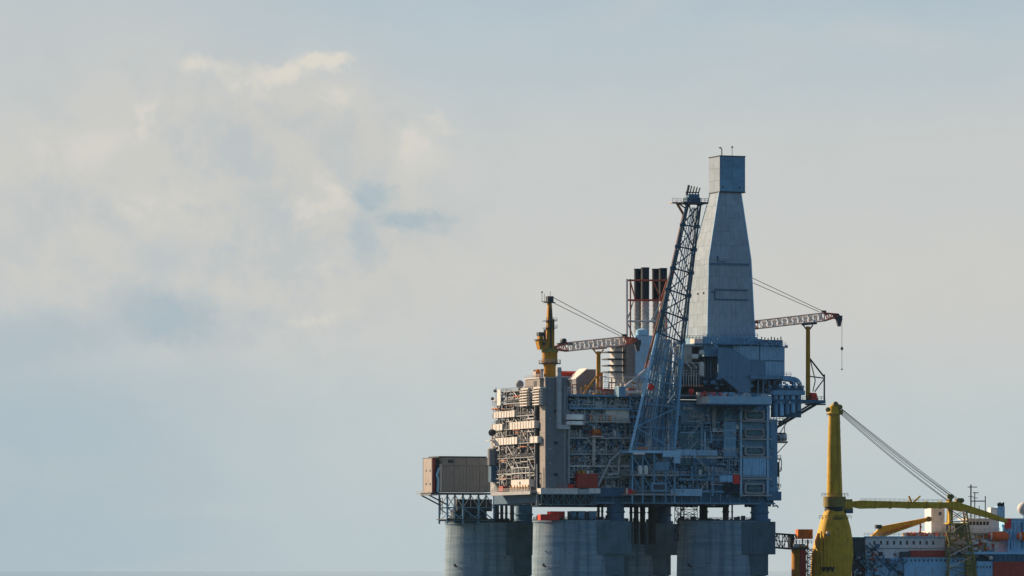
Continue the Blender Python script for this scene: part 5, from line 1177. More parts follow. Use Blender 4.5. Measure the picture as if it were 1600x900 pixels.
# ------------------------------------------------------------------ lifeboat tower at the right end
t = thing('lifeboat_tower', 'right end tower of stacked bays with pale rounded frames', 'lifeboat tower', PF, PF.P(1180, 785, 0))
u0, u1 = PF.U(1158), PF.U(1202)
part('tower_wall', MB().box(u0, u1, -.5, 4.9, LZ[1], PF.Z(632, u1, 0)), 'blue_grey_steel', t)
for px in (1157, 1198.5): bx('column', px, px + 2.4, 633, 776, -2.4, -.55, 'pale_blue_steel', t)
for py in (657, 685, 713, 747, 773): bx('floor', 1157, 1206, py, py + 2.2, -2.6, -.5, 'grey_steel', t); part('railing', MB().rail(PF.P(1160, py, -2.6), PF.P(1198, py, -2.6), 1.1, 1.6, .06), 'grey_steel', t)
def rr_frame(px0, px1, py0, py1, v, th=.45, m='galvanised', depth=.9):
    b = PF.fb(px0, px1, py0, py1, v, v + 1); o = MB(); rad = .9
    def loop(i):
        u0, u1, z0, z1 = b[0] + i, b[1] - i, b[4] + i, b[5] - i; r = max(.15, rad - i * .6); L_ = []
        for cx_, cz_, a0 in ((u1 - r, z0 + r, -90), (u1 - r, z1 - r, 0), (u0 + r, z1 - r, 90), (u0 + r, z0 + r, 180)):
            for k in range(5): a = R(a0 + 22.5 * k); L_.append((cx_ + r * math.cos(a), cz_ + r * math.sin(a)))
        return L_
    A_, B_ = loop(0), loop(th); n = len(A_)
    for y in (v, v + depth): o.v += [(a, y, c) for a, c in A_] + [(a, y, c) for a, c in B_]
    for k in range(n):
        k2 = (k + 1) % n
        o.f += [(k, k2, n + k2, n + k), (2 * n + k2, 2 * n + k, 3 * n + k, 3 * n + k2), (k2, k, 2 * n + k, 2 * n + k2), (n + k, n + k2, 3 * n + k2, 3 * n + k)]
    return o, b
BOATS = [(641, 657, 'top lifeboat in the right end tower, in a pale rounded frame'), (669.5, 684, 'second lifeboat from the top in the right end tower'), (697.5, 712, 'third lifeboat from the top in the right end tower'), (755, 772, 'lowest lifeboat in the right end tower, just above the deck edge')]
for py0, py1, lab in BOATS:
    fr_, b = rr_frame(1164, 1195, py0, py1, -2.9, th=.62)
    tt = thing('lifeboat', lab, 'lifeboat', PF, ((b[0] + b[1]) / 2, -2, b[4]), 'enclosed lifeboats in the right end tower')
    part('cradle_frame', fr_, 'grey_steel', tt)
    L_ = b[1] - b[0] - 1.2; h = (b[5] - b[4]) / 2 - .75; c = ((b[0] + b[1]) / 2 - L_ / 2, -1.6, (b[4] + b[5]) / 2 - .1)
    part('hull', MB().lathe(c, [(.1, 0), (h * .7, L_ * .06), (h, L_ * .18), (h, L_ * .82), (h * .7, L_ * .94), (.1, L_)], 14, 'x'), 'teal_steel', tt)
    part('canopy', MB().box(c[0] + L_ * .2, c[0] + L_ * .8, -2.0, -1.2, c[2] + h * .7, c[2] + h * 1.1), 'blue_grey_steel', tt)
    part('bay_back', MB().box(b[0] + .4, b[1] - .4, -.75, -.52, b[4] + .3, b[5] - .3), 'dark_steel', tt)
def ex(k, b): k.ribs(b[0] + .1, b[1] - .1, b[4] + .1, b[5] - .1, -2.2, .14, 10)
bx('ribbed_screen', 1161, 1197, 715.5, 746, -2.2, -1.9, 'ship_blue', t, ex)
# right edge clutter
t = thing('right_end_walkways', 'dark walkways and small platforms jutting out at the right end', 'walkway', PF, PF.P(1210, 780, 2))
UE = PF.U(1205)
part('end_block', MB().box(PF.U(1202.5), PF.U(1213, 2), 1, 40, LZ[1], PF.Z(655, 90, 0)), 'blue_grey_steel', t)
for (a, c, d, e, v, m) in ((1198, 1221, 768, 782, -1.5, 'deep_blue_steel'), (1198, 1216, 761, 768, -1.2, 'blue_grey_steel'), (1204, 1213, 655, 700, -.4, 'blue_grey_steel'), (1202, 1210, 702, 758, -.2, 'blue_grey_steel'), (1212, 1228, 676, 678.5, 4, 'dark_steel'), (1218, 1228, 679, 689, 4, 'grey_steel'), (1210, 1231, 689.5, 692, 4, 'dark_steel'), (1205, 1220, 735, 737, 3, 'dark_steel'), (1205, 1221, 716, 718, 3, 'dark_steel'), (1207, 1218, 722, 745, 5, 'dark_steel'), (1204, 1232, 657, 659, 3, 'dark_steel')):
    bx('landing', a, c, d, e, v, v + 3, m, t)
part('basket', MB().lathe(PF.P(1224, 688, 5), [(1.2, 0), (1.3, .2), (1.3, 2.0), (1.2, 2.2)], 14), 'galvanised', t)
for (a, b_, c, d) in ((1229, 692, 1212, 711), (1221, 718, 1221, 735), (1219, 718, 1212, 735), (1217, 737, 1217, 766), (1212, 748, 1218, 764), (1226, 676, 1226, 667), (1219, 659, 1212, 676), (1230, 659, 1219, 676)): part('strut', MB().tube(PF.P(a, b_, 4), PF.P(c, d, 4), .16), 'dark_steel', t)
for py in (657, 690, 717, 736, 762): part('railing', MB().rail(PF.P(1204, py, 3), PF.P(1220 + (8 if py < 700 else 0), py, 3), 1.2, 1, .09), 'dark_steel', t)
part('hook_arm', MB().path([PF.P(1208, 783, 2), PF.P(1208, 791, 2), PF.P(1214, 790, 2), PF.P(1216, 793, 2)], .25), 'dark_steel', t)
# blue ducts and curved pipes at right top
t = thing('duct_bundle', 'bundle of big blue ducts bending over the right end of the platform', 'duct bundle', PF, PF.P(1235, 650, 4))
for k, px in enumerate((1212, 1221, 1230, 1239, 1248)):
    py1 = 652 - k * 2.5; part('duct', MB().tube(PF.P(px, py1, 5), PF.P(px, 612, 5), .85, n=12), 'ship_blue' if k % 2 else 'blue_grey_steel', t)
    part('valve', MB().ball(PF.P(px + 4, 629, 3.6), .5, 8), 'off_white' if k == 2 else 'blue_grey_steel', t)
bx('header', 1208, 1258, 610, 617, 3.4, 6, 'blue_grey_steel', t); bx('header', 1208, 1258, 624, 627, 3.8, 6, 'deep_blue_steel', t); bx('back_plate', 1206, 1252, 612, 652, 6.5, 7.5, 'deep_blue_steel', t)
for (px, r) in ((1233, 11), (1242, 12)):
    pts = [PF.P(px - r, 592, 9)] + [PF.P(px - r + 8 + r * math.sin(R(a)) * 1.0, 604 - r * math.cos(R(a)), 9) for a in range(0, 121, 15)]
    part('bend', MB().path(pts, .8, 12), 'blue_grey_steel', t)
bx('base_box', 1215, 1256, 602, 611, 8, 12, 'deep_blue_steel', t)
for k in range(12): c = PF.P(1214 + k * 3.6, 600 + (k % 3) * 3, 6); part('fitting', MB().box(c[0], c[0] + .8, 6, 7, c[2], c[2] + .8), rnd.choice(['galvanised', 'ship_blue', 'dark_steel']), t)
# outboard boom rest platform at right
vR = 8
t = thing('boom_rest', 'yellow post on an outboard platform holding up the right crane boom', 'boom rest', PF, PF.P(1262, 628, vR))
part('post', MB().tube(PF.P(1262.5, 626, vR), PF.P(1262.5, 510, vR), .82, .75, n=14), 'crane_yellow', t)
part('bracket', MB().tube(PF.P(1262.5, 518, vR), PF.P(1255, 508, vR), .25).tube(PF.P(1262.5, 518, vR), PF.P(1270, 508, vR), .25).tube(PF.P(1253, 507, vR), PF.P(1276, 505, vR), .4), 'dark_steel', t)
t = thing('outboard_platform', 'dark steel outboard platform with bracing at the upper right corner', 'platform', PF, PF.P(1270, 632, vR))
bx('floor', 1252, 1290, 625, 630, vR - 3, vR + 3, 'deep_blue_steel', t)
for (a, b_, c, d, r) in ((1288, 630, 1288, 585, .3), (1287, 588, 1265, 560, .3), (1265, 588, 1288, 591, .22), (1287, 593, 1273, 612, .22), (1266, 562, 1274, 595, .2), (1274, 594, 1270, 612, .2), (1276, 631, 1213, 668, .5), (1268, 631, 1216, 662, .35), (1290, 632, 1258, 632, .25)): part('brace', MB().tube(PF.P(a, b_, vR), PF.P(c, d, vR), r), 'dark_steel', t)
part('railing', MB().rail(PF.P(1254, 625, vR - 3), PF.P(1289, 625, vR - 3), 1.2, 1.3, .08), 'dark_steel', t)
single('red_drum', MB().lathe(PF.P(1266, 619, vR - 2), [(1.0, 0), (1.25, .15), (1.25, 2.1), (1.0, 2.3)], 16, 'x').box(PF.U(1266, vR - 2), PF.U(1277, vR - 2), vR - 3, vR - 1, PF.Z(625, 100, vR), PF.Z(622, 100, vR)), 'signal_red', 'red cable drum on the outboard platform beside the yellow post', 'cable drum', PF, PF.P(1266, 625, vR - 2))

# ------------------------------------------------------------------ support ship
F = SF
def sb(px0, px1, py0, py1, v0, v1): return F.fb(px0, px1, py0, py1, v0, v1)
ship = thing('support_ship', 'large blue and white support ship moored right of the platform', 'ship', F, (30, 10, 0))
def sbx(name, px0, px1, py0, py1, v0, v1, m, parent=None, ribs=0, d=.1):
    b = sb(px0, px1, py0, py1, v0, v1); k = MB().box(*b)
    if ribs: k.ribs(b[0] + .1, b[1] - .1, b[4] + .1, b[5] - .1, v0, d, ribs)
    return part(name, k, m, parent or ship)
uL_, uR_ = F.U(1225), F.U(1690)
part('hull', MB().hexa([(uL_ + 3, 3, -5), (uR_, 3, -5), (uR_, 27, -5), (uL_ + 3, 27, -5)], [(uL_, -1, 5.6), (uR_, -1, 5.6), (uR_, 31, 5.6), (uL_, 31, 5.6)]), 'brown_red', ship)
wall = sbx('deckhouse', 1352, 1476, 840, 905, 4, 20, 'ship_white')
for k in range(10):
    b = sb(1365 + k * 10.2, 1368 + k * 10.2, 845, 851, 3.9, 4); part('window', MB().box(b[0], b[1], 3.9, 3.99, b[4], b[5]), 'window_glass', wall)
for k in range(2):
    b = sb(1372 + k * 24.5, 1375 + k * 24.5, 864, 869, 3.9, 4); part('window', MB().box(b[0], b[1], 3.9, 3.99, b[4], b[5]), 'window_glass', wall)
sbx('deck_edge', 1350, 1478, 838, 840, 3.2, 20, 'ship_blue'); sbx('deck_edge', 1352, 1476, 856, 857.2, 3.7, 4, 'grey_steel'); sbx('lower_ledge', 1352, 1425, 872, 875, 2.6, 4, 'ship_blue')
part('railing', MB().rail(F.P(1350, 838, 3.3), F.P(1478, 838, 3.3), 1.2, 1.6, .06), 'galvanised', ship)
sbx('red_bulwark', 1423, 1484, 860, 870, 1.5, 3.5, 'brown_red', None, 12); sbx('dark_box', 1408, 1423, 862, 871, 1.6, 3.5, 'dark_steel')
sbx('blue_wall', 1413, 1509, 872.5, 910, 0, 3.6, 'ship_blue', None, 18); sbx('blue_wall_rim', 1411, 1511, 871, 873, -.4, 3.6, 'pale_blue_steel')
for k in range(14): sbx('fender_bracket', 1416 + k * 6.6, 1418.5 + k * 6.6, 874, 877.5, -.25, -.02, 'deep_blue_steel')
for k in range(3): sbx('wall_door', 1430 + k * 26, 1434 + k * 26, 886, 898, -.2, -.11, 'pale_blue_steel')
sbx('blue_side', 1526, 1552, 877, 910, 0, 5, 'ship_blue', None, 5); sbx('blue_side', 1352, 1412, 876, 910, 1.5, 3.9, 'ship_blue', None, 8)
sbx('red_side', 1552, 1665, 877.6, 910, -.5, 6, 'brown_red', None, 14, .06); sbx('upper_rail_deck', 1509, 1665, 862, 866, 0, 10, 'ship_blue'); sbx('side_screen', 1552, 1665, 866, 878, .6, 6, 'deep_blue_steel', None, 16, .25)
part('railing', MB().rail(F.P(1545, 862, 0), F.P(1640, 862, 0), 1.3, 1.5, .07), 'pale_blue_steel', ship)
part('gangway_stair', MB().tube(F.P(1353, 852, 1.5), F.P(1392, 892, 1.5), .35).tube(F.P(1358, 848, 1.5), F.P(1398, 888, 1.5), .2).tube(F.P(1385, 880, 1), F.P(1415, 900, 1), .3), 'deep_blue_steel', ship)
for k in range(16): c = F.P(1349 + rnd.uniform(-3, 22), 855 + k * 3, 1.2); part('mooring_gear', MB().box(c[0], c[0] + rnd.uniform(.5, 2), .4, 1.6, c[2], c[2] + rnd.uniform(.4, 1.4)), rnd.choice(['dark_steel', 'brown_red', 'deep_blue_steel', 'grey_steel']), ship)
sbx('dark_bay', 1331, 1352, 842, 905, 2, 8, 'dark_steel'); sbx('dark_bay_roof', 1331, 1353, 839, 842, 1.6, 8, 'deep_blue_steel')
sbx('inner_wall', 1476, 1553, 860, 908, 6, 9, 'deep_blue_steel'); sbx('inner_wall', 1540, 1580, 830, 866, 13, 16, 'ship_white')
for k in range(5): sbx('side_window', 1527.5 + k * 4.6, 1529.5 + k * 4.6, 884, 888, -.1, .0, 'window_glass')
for k in range(90):
    px = rnd.uniform(1334, 1412); py = rnd.uniform(868, 900); c = F.P(px, py, rnd.uniform(-1.5, 1.2)); m = rnd.choice(['dark_steel', 'teal_steel', 'deep_blue_steel', 'grey_steel', 'ship_blue'])
    part('deck_gear', (MB().box(c[0], c[0] + rnd.uniform(.4, 1.8), c[1], c[1] + .8, c[2], c[2] + rnd.uniform(.3, 1.6)) if k % 2 else MB().tube(c, (c[0] + rnd.uniform(-2.5, 2.5), c[1], c[2] + rnd.uniform(-2, 2)), .14)), m, ship)
for k in range(55):
    px = rnd.uniform(1478, 1548); py = rnd.uniform(838, 869); c = F.P(px, py, rnd.uniform(1.5, 4.5)); w = rnd.uniform(.25, .9)
    part('deck_gear', MB().box(c[0] - w, c[0] + w, c[1], c[1] + 1, c[2] - w * .6, c[2] + w * .6), rnd.choice(['signal_red', 'off_white', 'brown_red', 'galvanised', 'crane_yellow', 'off_white']), ship)
for k in range(5):
    a = F.P(1474 + k * 2, 868, 2); pts = [(a[0] + q * (1.0 + .1 * k), 2 + .2 * k, a[2] + (3.2 + .35 * k) * math.sin(math.pi * q / 8)) for q in range(9)]
    part('hose', MB().path(pts, .13, 6), 'off_white' if k != 2 else 'signal_red', ship)
for k in range(34):
    px = 1412 + k * 1.6; c = F.P(px, 838, rnd.uniform(4, 9)); h = rnd.uniform(.5, 1.7)
    part('roof_gear', MB().box(c[0] - .4, c[0] + .4, c[1], c[1] + 1, c[2], c[2] + h), rnd.choice(['safety_orange', 'signal_red', 'off_white', 'galvanised', 'crane_yellow']), ship)
for k in range(12): sbx('rear_pipe', 1578 + k * 6, 1580 + k * 6, 816, 858, 8.5, 8.9, rnd.choice(['pale_blue_steel', 'deep_blue_steel', 'ship_blue', 'galvanised']))
for k in range(9): sbx('house_post', 1480 + k * 7.4, 1481.2 + k * 7.4, 834, 862, 7.4, 7.9, rnd.choice(['crane_yellow', 'off_white', 'grey_steel']))
part('railing', MB().rail(F.P(1456, 830, 6.8), F.P(1562, 830, 6.8), 1.2, 1.4, .07), 'galvanised', ship)
sbx('house_ledge', 1462, 1560, 847, 848.5, 7.2, 8, 'off_white'); sbx('door', 1550, 1554, 850, 861, 7.8, 7.99, 'brown_red')
for k in range(6): sbx('house_window', 1528 + k * 5, 1530.5 + k * 5, 836, 840, 7.9, 7.99, 'window_glass')
# superstructure
house = sbx('upper_house', 1462, 1560, 832, 862, 8, 20, 'pink_cream')  # pinkish cream colour stands in for warm sunlight on this house
sbx('casing', 1455, 1476, 794, 833, 10, 18, 'ship_white'); sbx('casing_door', 1467, 1471, 800, 805, 9.85, 9.99, 'deep_blue_steel')
sbx('mid_deck', 1455, 1565, 830, 833, 7, 22, 'off_white')
br_ = sbx('bridge', 1514, 1561, 812, 831, 9, 19, 'ship_white')
for k in range(6):
    b = sb(1515 + k * 5.3, 1518.6 + k * 5.3, 815, 820.5, 8.9, 9); part('window', MB().box(b[0], b[1], 8.88, 8.99, b[4], b[5]), 'window_glass', br_)
sbx('bridge_roof', 1512, 1562, 810, 812, 8.4, 20, 'off_white'); part('railing', MB().rail(F.P(1514, 810, 8.6), F.P(1560, 810, 8.6), 1.2, 1.3, .07), 'galvanised', ship)
sbx('side_house', 1476, 1514, 818, 833, 9.5, 18, 'ship_white'); sbx('tank_house', 1527, 1537, 842, 862, 6, 8, 'cream_cladding')
for k in range(3): sbx('tank_frame', 1524 + k * 7, 1525.2 + k * 7, 838, 862, 5.6, 5.95, 'crane_yellow')
sbx('rear_block', 1575, 1665, 812, 863, 9, 24, 'ship_blue', None, 12); sbx('rear_block_rim', 1573, 1665, 810, 812.5, 8.6, 24, 'pale_blue_steel')
sbx('red_davit', 1571, 1580, 810, 826, 7.5, 8.6, 'signal_red')
part('davit_arm', MB().tube(F.P(1577, 824, 8), F.P(1572, 838, 8), .4).tube(F.P(1580, 824, 8), F.P(1575, 862, 7), .35).tube(F.P(1545, 832, 7), F.P(1541, 862, 7), .3), 'ship_blue', ship)
fun = sbx('funnel', 1559, 1570, 791, 812, 10, 14, 'ship_blue'); sbx('funnel_side', 1548, 1558.5, 793, 812, 10.2, 14, 'ship_white')
for k in range(4): c = F.P(1559.5 + k * 2.8, 791, 11); part('exhaust_pipe', MB().tube(c, (c[0], c[1], c[2] + 1.2 + .3 * (k % 2)), .35), 'soot_black', fun)
c = F.P(1600, 795, 10)
part('radome', MB().ball(c, 2.5, 20), 'off_white', ship); part('radome_post', MB().tube((c[0], c[1], c[2] - 2.3), (c[0], c[1], F.P(1600, 812, 10)[2]), .35), 'ship_blue', ship)
mast_ = MB().tube(F.P(1517, 812, 11), F.P(1517, 757, 11), .28).tube(F.P(1512, 761, 11), F.P(1527, 761, 11), .16).tube(F.P(1523, 812, 11), F.P(1523, 769, 11), .2).tube(F.P(1520, 770, 11), F.P(1529, 770, 11), .16).tube(F.P(1516, 783, 11), F.P(1540, 783, 11), .2).tube(F.P(1539.5, 812, 11), F.P(1539.5, 775, 11), .2).tube(F.P(1513, 776, 11), F.P(1521, 776, 11), .12).tube(F.P(1530, 812, 11), F.P(1530, 790, 11), .15).tube(F.P(1520, 778, 11), F.P(1528, 778, 11), .12)
part('signal_mast', mast_, 'dark_steel', ship)
for i, px in enumerate((1543, 1588)):
    c = F.P(px, 838, 6); L_ = F.U(px + 34, 6) - F.U(px, 6)
    t = thing('ship_lifeboat', ['orange red lifeboat hanging left of the red davit on the ship', 'orange red lifeboat at the right edge of the ship below the radome'][i], 'lifeboat', F, (c[0], 6, c[2] - 2), 'orange lifeboats of the ship')
    part('hull', MB().lathe((c[0], 6, c[2]), [(.1, 0), (1.1, .5), (1.6, 1.6), (1.75, L_ * .5), (1.6, L_ - 1.4), (1.0, L_ - .4), (.1, L_)], 16, 'x'), 'lifeboat_orange', t)
    part('canopy', MB().lathe((c[0] + .5, 6, c[2] + .5), [(.1, 0), (.9, .3), (1.2, 1.4), (1.25, L_ * .45), (1.0, L_ - 2), (.1, L_ - 1)], 14, 'x'), 'lifeboat_orange', t)
    part('bow_band', MB().lathe((c[0] + .9, 6, c[2]), [(1.35, 0), (1.65, .5)], 16, 'x'), 'off_white', t)
    part('porthole', MB().box(c[0] + 2, c[0] + 2.7, 4.55, 4.75, c[2] + .6, c[2] + 1.1), 'window_glass', t)
    part('fall_wires', MB().tube((c[0] + 1, 6, c[2] + 1.2), (c[0] + 1, 6, c[2] + 4), .07).tube((c[0] + L_ - 1.3, 6, c[2] + 1.2), (c[0] + L_ - 1.3, 6, c[2] + 4), .07), 'wire_rope', t)
single('white_fender', MB().lathe(F.P(1545, 872, -1), [(.2, 0), (.8, .3), (.9, 1.2), (.2, 1.6)], 12, 'x'), 'off_white', 'small white float hung on the ship rail beside the dark red side', 'fender', F, F.P(1545, 872, -1))

# heavy-lift mast crane
vc = 0.0
p = F.P(1300, 900, vc); cxu = F.U(1300, vc)
t = thing('mast_crane', 'huge olive yellow mast crane with its boom lowered over the ship', 'crane', F, (cxu, vc, 5.6))
def oct_loft(pairs, m, name, parent=None, n=24, sq=0.0, cyv=vc):
    k = MB(); rings = []
    for (pxl, pxr, py, dr) in pairs:
        a, c = F.P(pxl, py, cyv), F.P(pxr, py, cyv); mu = (a[0] + c[0]) / 2; ru = (c[0] - a[0]) / 2; i = len(k.v); rings.append(i)
        for q in range(n):
            th = 2 * math.pi * q / n; e = 2 / (2 + sq * 2)
            cs, sn = math.cos(th), math.sin(th)
            k.v.append((mu + ru * math.copysign(abs(cs) ** e, cs), cyv + ru * dr * math.copysign(abs(sn) ** e, sn), a[2]))
    for a0, b0 in zip(rings, rings[1:]):
        for q in range(n): q2 = (q + 1) % n; k.f.append((a0 + q, a0 + q2, b0 + q2, b0 + q))
    k.f.append(tuple(rings[0] + q for q in reversed(range(n)))); k.f.append(tuple(rings[-1] + q for q in range(n)))
    return part(name, k, m, parent or t)
oct_loft([(1270, 1326, 925, .8), (1269, 1328, 893, .8), (1270, 1331, 868, .8), (1275, 1330, 845, .85), (1281, 1327, 825, .9), (1285, 1323, 810, .95), (1290, 1318, 797, 1)], 'ship_crane_yellow', 'crane_base', n=20, sq=.6)
oct_loft([(1285, 1323, 812, 1), (1284, 1324, 810.5, 1), (1285, 1323, 809, 1)], 'olive_steel', 'base_ring')
oct_loft([(1289, 1320, 799, 1), (1289, 1320, 792, 1)], 'dark_steel', 'slew_ring')
oct_loft([(1287, 1321, 792, 1), (1287, 1321, 776, 1)], 'olive_steel', 'slew_column')
part('railing', MB().rail(F.P(1284, 776, -5), F.P(1325, 776, -5), 1.2, 1.2, .08).rail(F.P(1280, 811, -5), F.P(1330, 811, -5), 1.3, 1.2, .08), 'olive_steel', t)
oct_loft([(1292, 1316, 776, 1), (1293.5, 1313.5, 700, 1), (1295, 1312, 648, 1)], 'ship_crane_yellow', 'mast')
oct_loft([(1293, 1315, 648, 1), (1292.5, 1315.5, 646, 1), (1294, 1313, 644, 1), (1295, 1312, 636, 1), (1300, 1311, 631, 1)], 'ship_crane_yellow', 'mast_head')
for k, (px, py) in enumerate(((1294, 640), (1313, 636), (1314, 644), (1306, 631))):
    c = F.P(px, py, vc - 2); part('sheave', MB().lathe(c, [(.9, 0), (.9, .6)], 12, 'y'), 'olive_steel', t)
for k in range(9): py = 660 + k * 13; hwp = 8.6 + (py - 648) * .026; a = F.P(1304 - hwp - .25, py, vc); c = F.P(1304 + hwp + .25, py, vc); part('weld_band', MB().lathe(((a[0] + c[0]) / 2, vc, a[2]), [((c[0] - a[0]) / 2 - .1, -.12), ((c[0] - a[0]) / 2, 0), ((c[0] - a[0]) / 2 - .1, .12)], 28), 'ship_crane_yellow', t)
for k in range(40): c = F.P(1309.5, 652 + k * 3.05, vc - 2.35); part('rung', MB().box(c[0] - .3, c[0] + .3, c[1] - .12, c[1], c[2], c[2] + .12), 'olive_steel', t)
for s_ in (-.35, .35): part('ladder_rail', MB().tube((F.P(1309.5, 652, vc - 2.3)[0] + s_, vc - 2.4, F.P(1309.5, 652, vc)[2]), (F.P(1309.5, 774, vc - 2.3)[0] + s_, vc - 2.75, F.P(1309.5, 774, vc)[2]), .08), 'olive_steel', t)
part('head_walkway', MB().rail(F.P(1292, 650, -2.6), F.P(1316, 650, -2.6), 1.0, 1, .08), 'olive_steel', t)
# machinery house on the boom side
b = sb(1316, 1332, 780, 797, -3.5, 3); part('winch_house', MB().box(*b), 'olive_steel', t)
b = sb(1322, 1333, 794, 802, -3.4, 2); part('cab', MB().box(*b), 'deep_blue_steel', t)
part('boom_hinge', MB().lathe(F.P(1326, 788, -3.6), [(1.6, 0), (1.6, 6.5)], 18, 'y'), 'ship_crane_yellow', t)
# vertical ribs on the base front and hazard chevrons
for k, px in enumerate((1284, 1289, 1294, 1299, 1304, 1309)):
    z1, z0 = F.Z(830 + (k % 2) * 4, cxu, -6.8), F.Z(886, cxu, -6.8)
    u_ = F.U(px, -6); rr = 6.1 * .83
    part('stiffener', MB().hexa([(u_ - .22, -6.1, z0), (u_ + .22, -6.1, z0), (u_ + .22, -5, z0), (u_ - .22, -5, z0)], [(u_ - .22, -5.5, z1), (u_ + .22, -5.5, z1), (u_ + .22, -4.4, z1), (u_ - .22, -4.4, z1)]), 'ship_crane_yellow', t)
part('front_winch', MB().lathe(F.P(1291, 834, -6.5), [(.5, 0), (.9, .1), (.9, 1.0), (.5, 1.1)], 12, 'x'), 'cream_cladding', t)
for k in range(3):
    u_ = F.U(1284.5 + k * 7, -6.3); z = F.Z(893, cxu, -6.3)
    part('chevron_mark', MB().prism([(u_ + .5, z), (u_ + .9, z), (u_ + 1.5, z + 1.7), (u_ + .9, z + 1.7), (u_ + .7, z + .8), (u_ + .4, z + 1.7), (u_ - .2, z + 1.7)], -6.3, -6.0), 'soot_black', t)
# boom: deep box girder out, then dropping
vb_ = -1.5
def girder(pts, w, name, m='ship_crane_yellow'):
    k = MB(); T1 = [F.P(px, a, vb_) for px, a, b in pts]; B1 = [F.P(px, b, vb_) for px, a, b in pts]
    for i in range(len(pts) - 1):
        k.hexa([(B1[i][0], vb_ - w, B1[i][2]), (B1[i + 1][0], vb_ - w, B1[i + 1][2]), (B1[i + 1][0], vb_ + w, B1[i + 1][2]), (B1[i][0], vb_ + w, B1[i][2])],
               [(T1[i][0], vb_ - w, T1[i][2]), (T1[i + 1][0], vb_ - w, T1[i + 1][2]), (T1[i + 1][0], vb_ + w, T1[i + 1][2]), (T1[i][0], vb_ + w, T1[i][2])])
    return part(name, k, m, t)
girder([(1326, 784, 791), (1345, 782, 795), (1400, 783.5, 793.5)], 1.5, 'boom'); girder([(1400.1, 783.5, 793.5), (1422, 784, 794.5), (1480, 785, 794)], 1.5, 'boom')
girder([(1480.1, 783, 794.5), (1500, 785, 799)], 1.6, 'boom'); girder([(1500.1, 786, 798), (1540, 799, 808), (1572, 811, 817)], 1.2, 'jib')
for a, c in ((1424, 1421), (1428, 1432)): part('boom_bracket', MB().tube(F.P(a, 784, vb_), F.P(a + (c - a) * 2.0 + 2, 775, vb_), .35), 'ship_crane_yellow', t)
part('boom_walkway', MB().rail(F.P(1345, 783, vb_ - 1.5), F.P(1480, 785, vb_ - 1.5), 1.0, 1.8, .05), 'olive_steel', t)
for px in (1365, 1390, 1418, 1446, 1468): part('boom_flange', MB().box(F.U(px, vb_), F.U(px, vb_) + .25, vb_ - 1.62, vb_ + 1.62, F.Z(795, 45, vb_), F.Z(783, 45, vb_)), 'olive_steel', t)
part('boom_tower', MB().box(*sb(1483, 1489, 795, 818, vb_ - 1.2, vb_ + .8)), 'ship_crane_yellow', t)
part('boom_tower', MB().box(*sb(1483, 1488, 774, 786, vb_ - 1, vb_ + 1)).box(*sb(1495, 1503, 780, 790, vb_ - 1.3, vb_ + 1.3)), 'olive_steel', t)
for k, px in enumerate((1484, 1487, 1499, 1503)): part('sheave', MB().lathe(F.P(px, 776 + (6 if k > 1 else 0), vb_ - 1.4), [(.95, 0), (.95, .6)], 12, 'y'), 'olive_steel', t)
for k, (y0, x1, y1, vv) in enumerate(((637, 1500, 782, -.6), (638, 1495, 781, 0), (640, 1488, 777, -1), (642, 1484, 778, .8), (644, 1483, 783, -1.2), (646, 1481, 783, 1.2))):
    A_, B_ = Vector(F.P(1313, y0, vc + vv)), Vector(F.P(x1, y1, vb_ + vv * .5)); pts = []
    for q in range(13): f = q / 12; c = A_.lerp(B_, f); c.z -= 4 * f * (1 - f) * (.35 + .12 * k); pts.append(c)
    part('boom_cable', MB().path(pts, .105, 5), 'wire_rope', t)
# lattice boom crutch
t = thing('boom_crutch', 'olive lattice stand on the ship under the end of the big boom', 'lattice stand', F, F.P(1503, 905, -1))
for (pa_, pb_, n, r) in (((1479, 1519), (1486, 1508), 5, .26),):
    z0, z1 = F.Z(905, 43, -1), F.Z(797, 43, -1)
    bt = [(F.U(1481, -3), -3, z0), (F.U(1526, -3), -3, z0), (F.U(1526, -3), 1, z0), (F.U(1481, -3), 1, z0)]
    tp = [(F.U(1486, -3), -3, z1), (F.U(1510, -3), -3, z1), (F.U(1510, -3), 1, z1), (F.U(1486, -3), 1, z1)]
    B1 = [Vector(x) for x in bt]; T1 = [Vector(x) for x in tp]
    for a, c in zip(B1, T1): part('leg', MB().tube(a, c, .4, .3), 'olive_steel', t)
    for k in range(6):
        P = [a.lerp(c, k / 6) for a, c in zip(B1, T1)]; Q = [a.lerp(c, (k + 1) / 6) for a, c in zip(B1, T1)]
        for j in range(4):
            part('crossbar', MB().tube(P[j], P[(j + 1) % 4], .18, n=6), 'olive_steel', t); part('brace', MB().tube(P[j], Q[(j + 1) % 4], .16, n=6), ('olive_steel', 'pink_cream', 'off_white')[(k + j) % 3], t)
            part('brace', MB().tube(Q[j], P[(j + 1) % 4], .16, n=6), 'olive_steel', t)
part('platform', MB().box(*sb(1482, 1514, 817, 819, -4, 2)), 'ship_crane_yellow', t); part('hook', MB().box(*sb(1494, 1507, 819, 833, -2, 0)).ball(F.P(1502, 836, -1), 1.1, 12), 'olive_steel', t)
part('column', MB().box(*sb(1510, 1524, 866, 908, -2.6, -.8)), 'olive_steel', t)
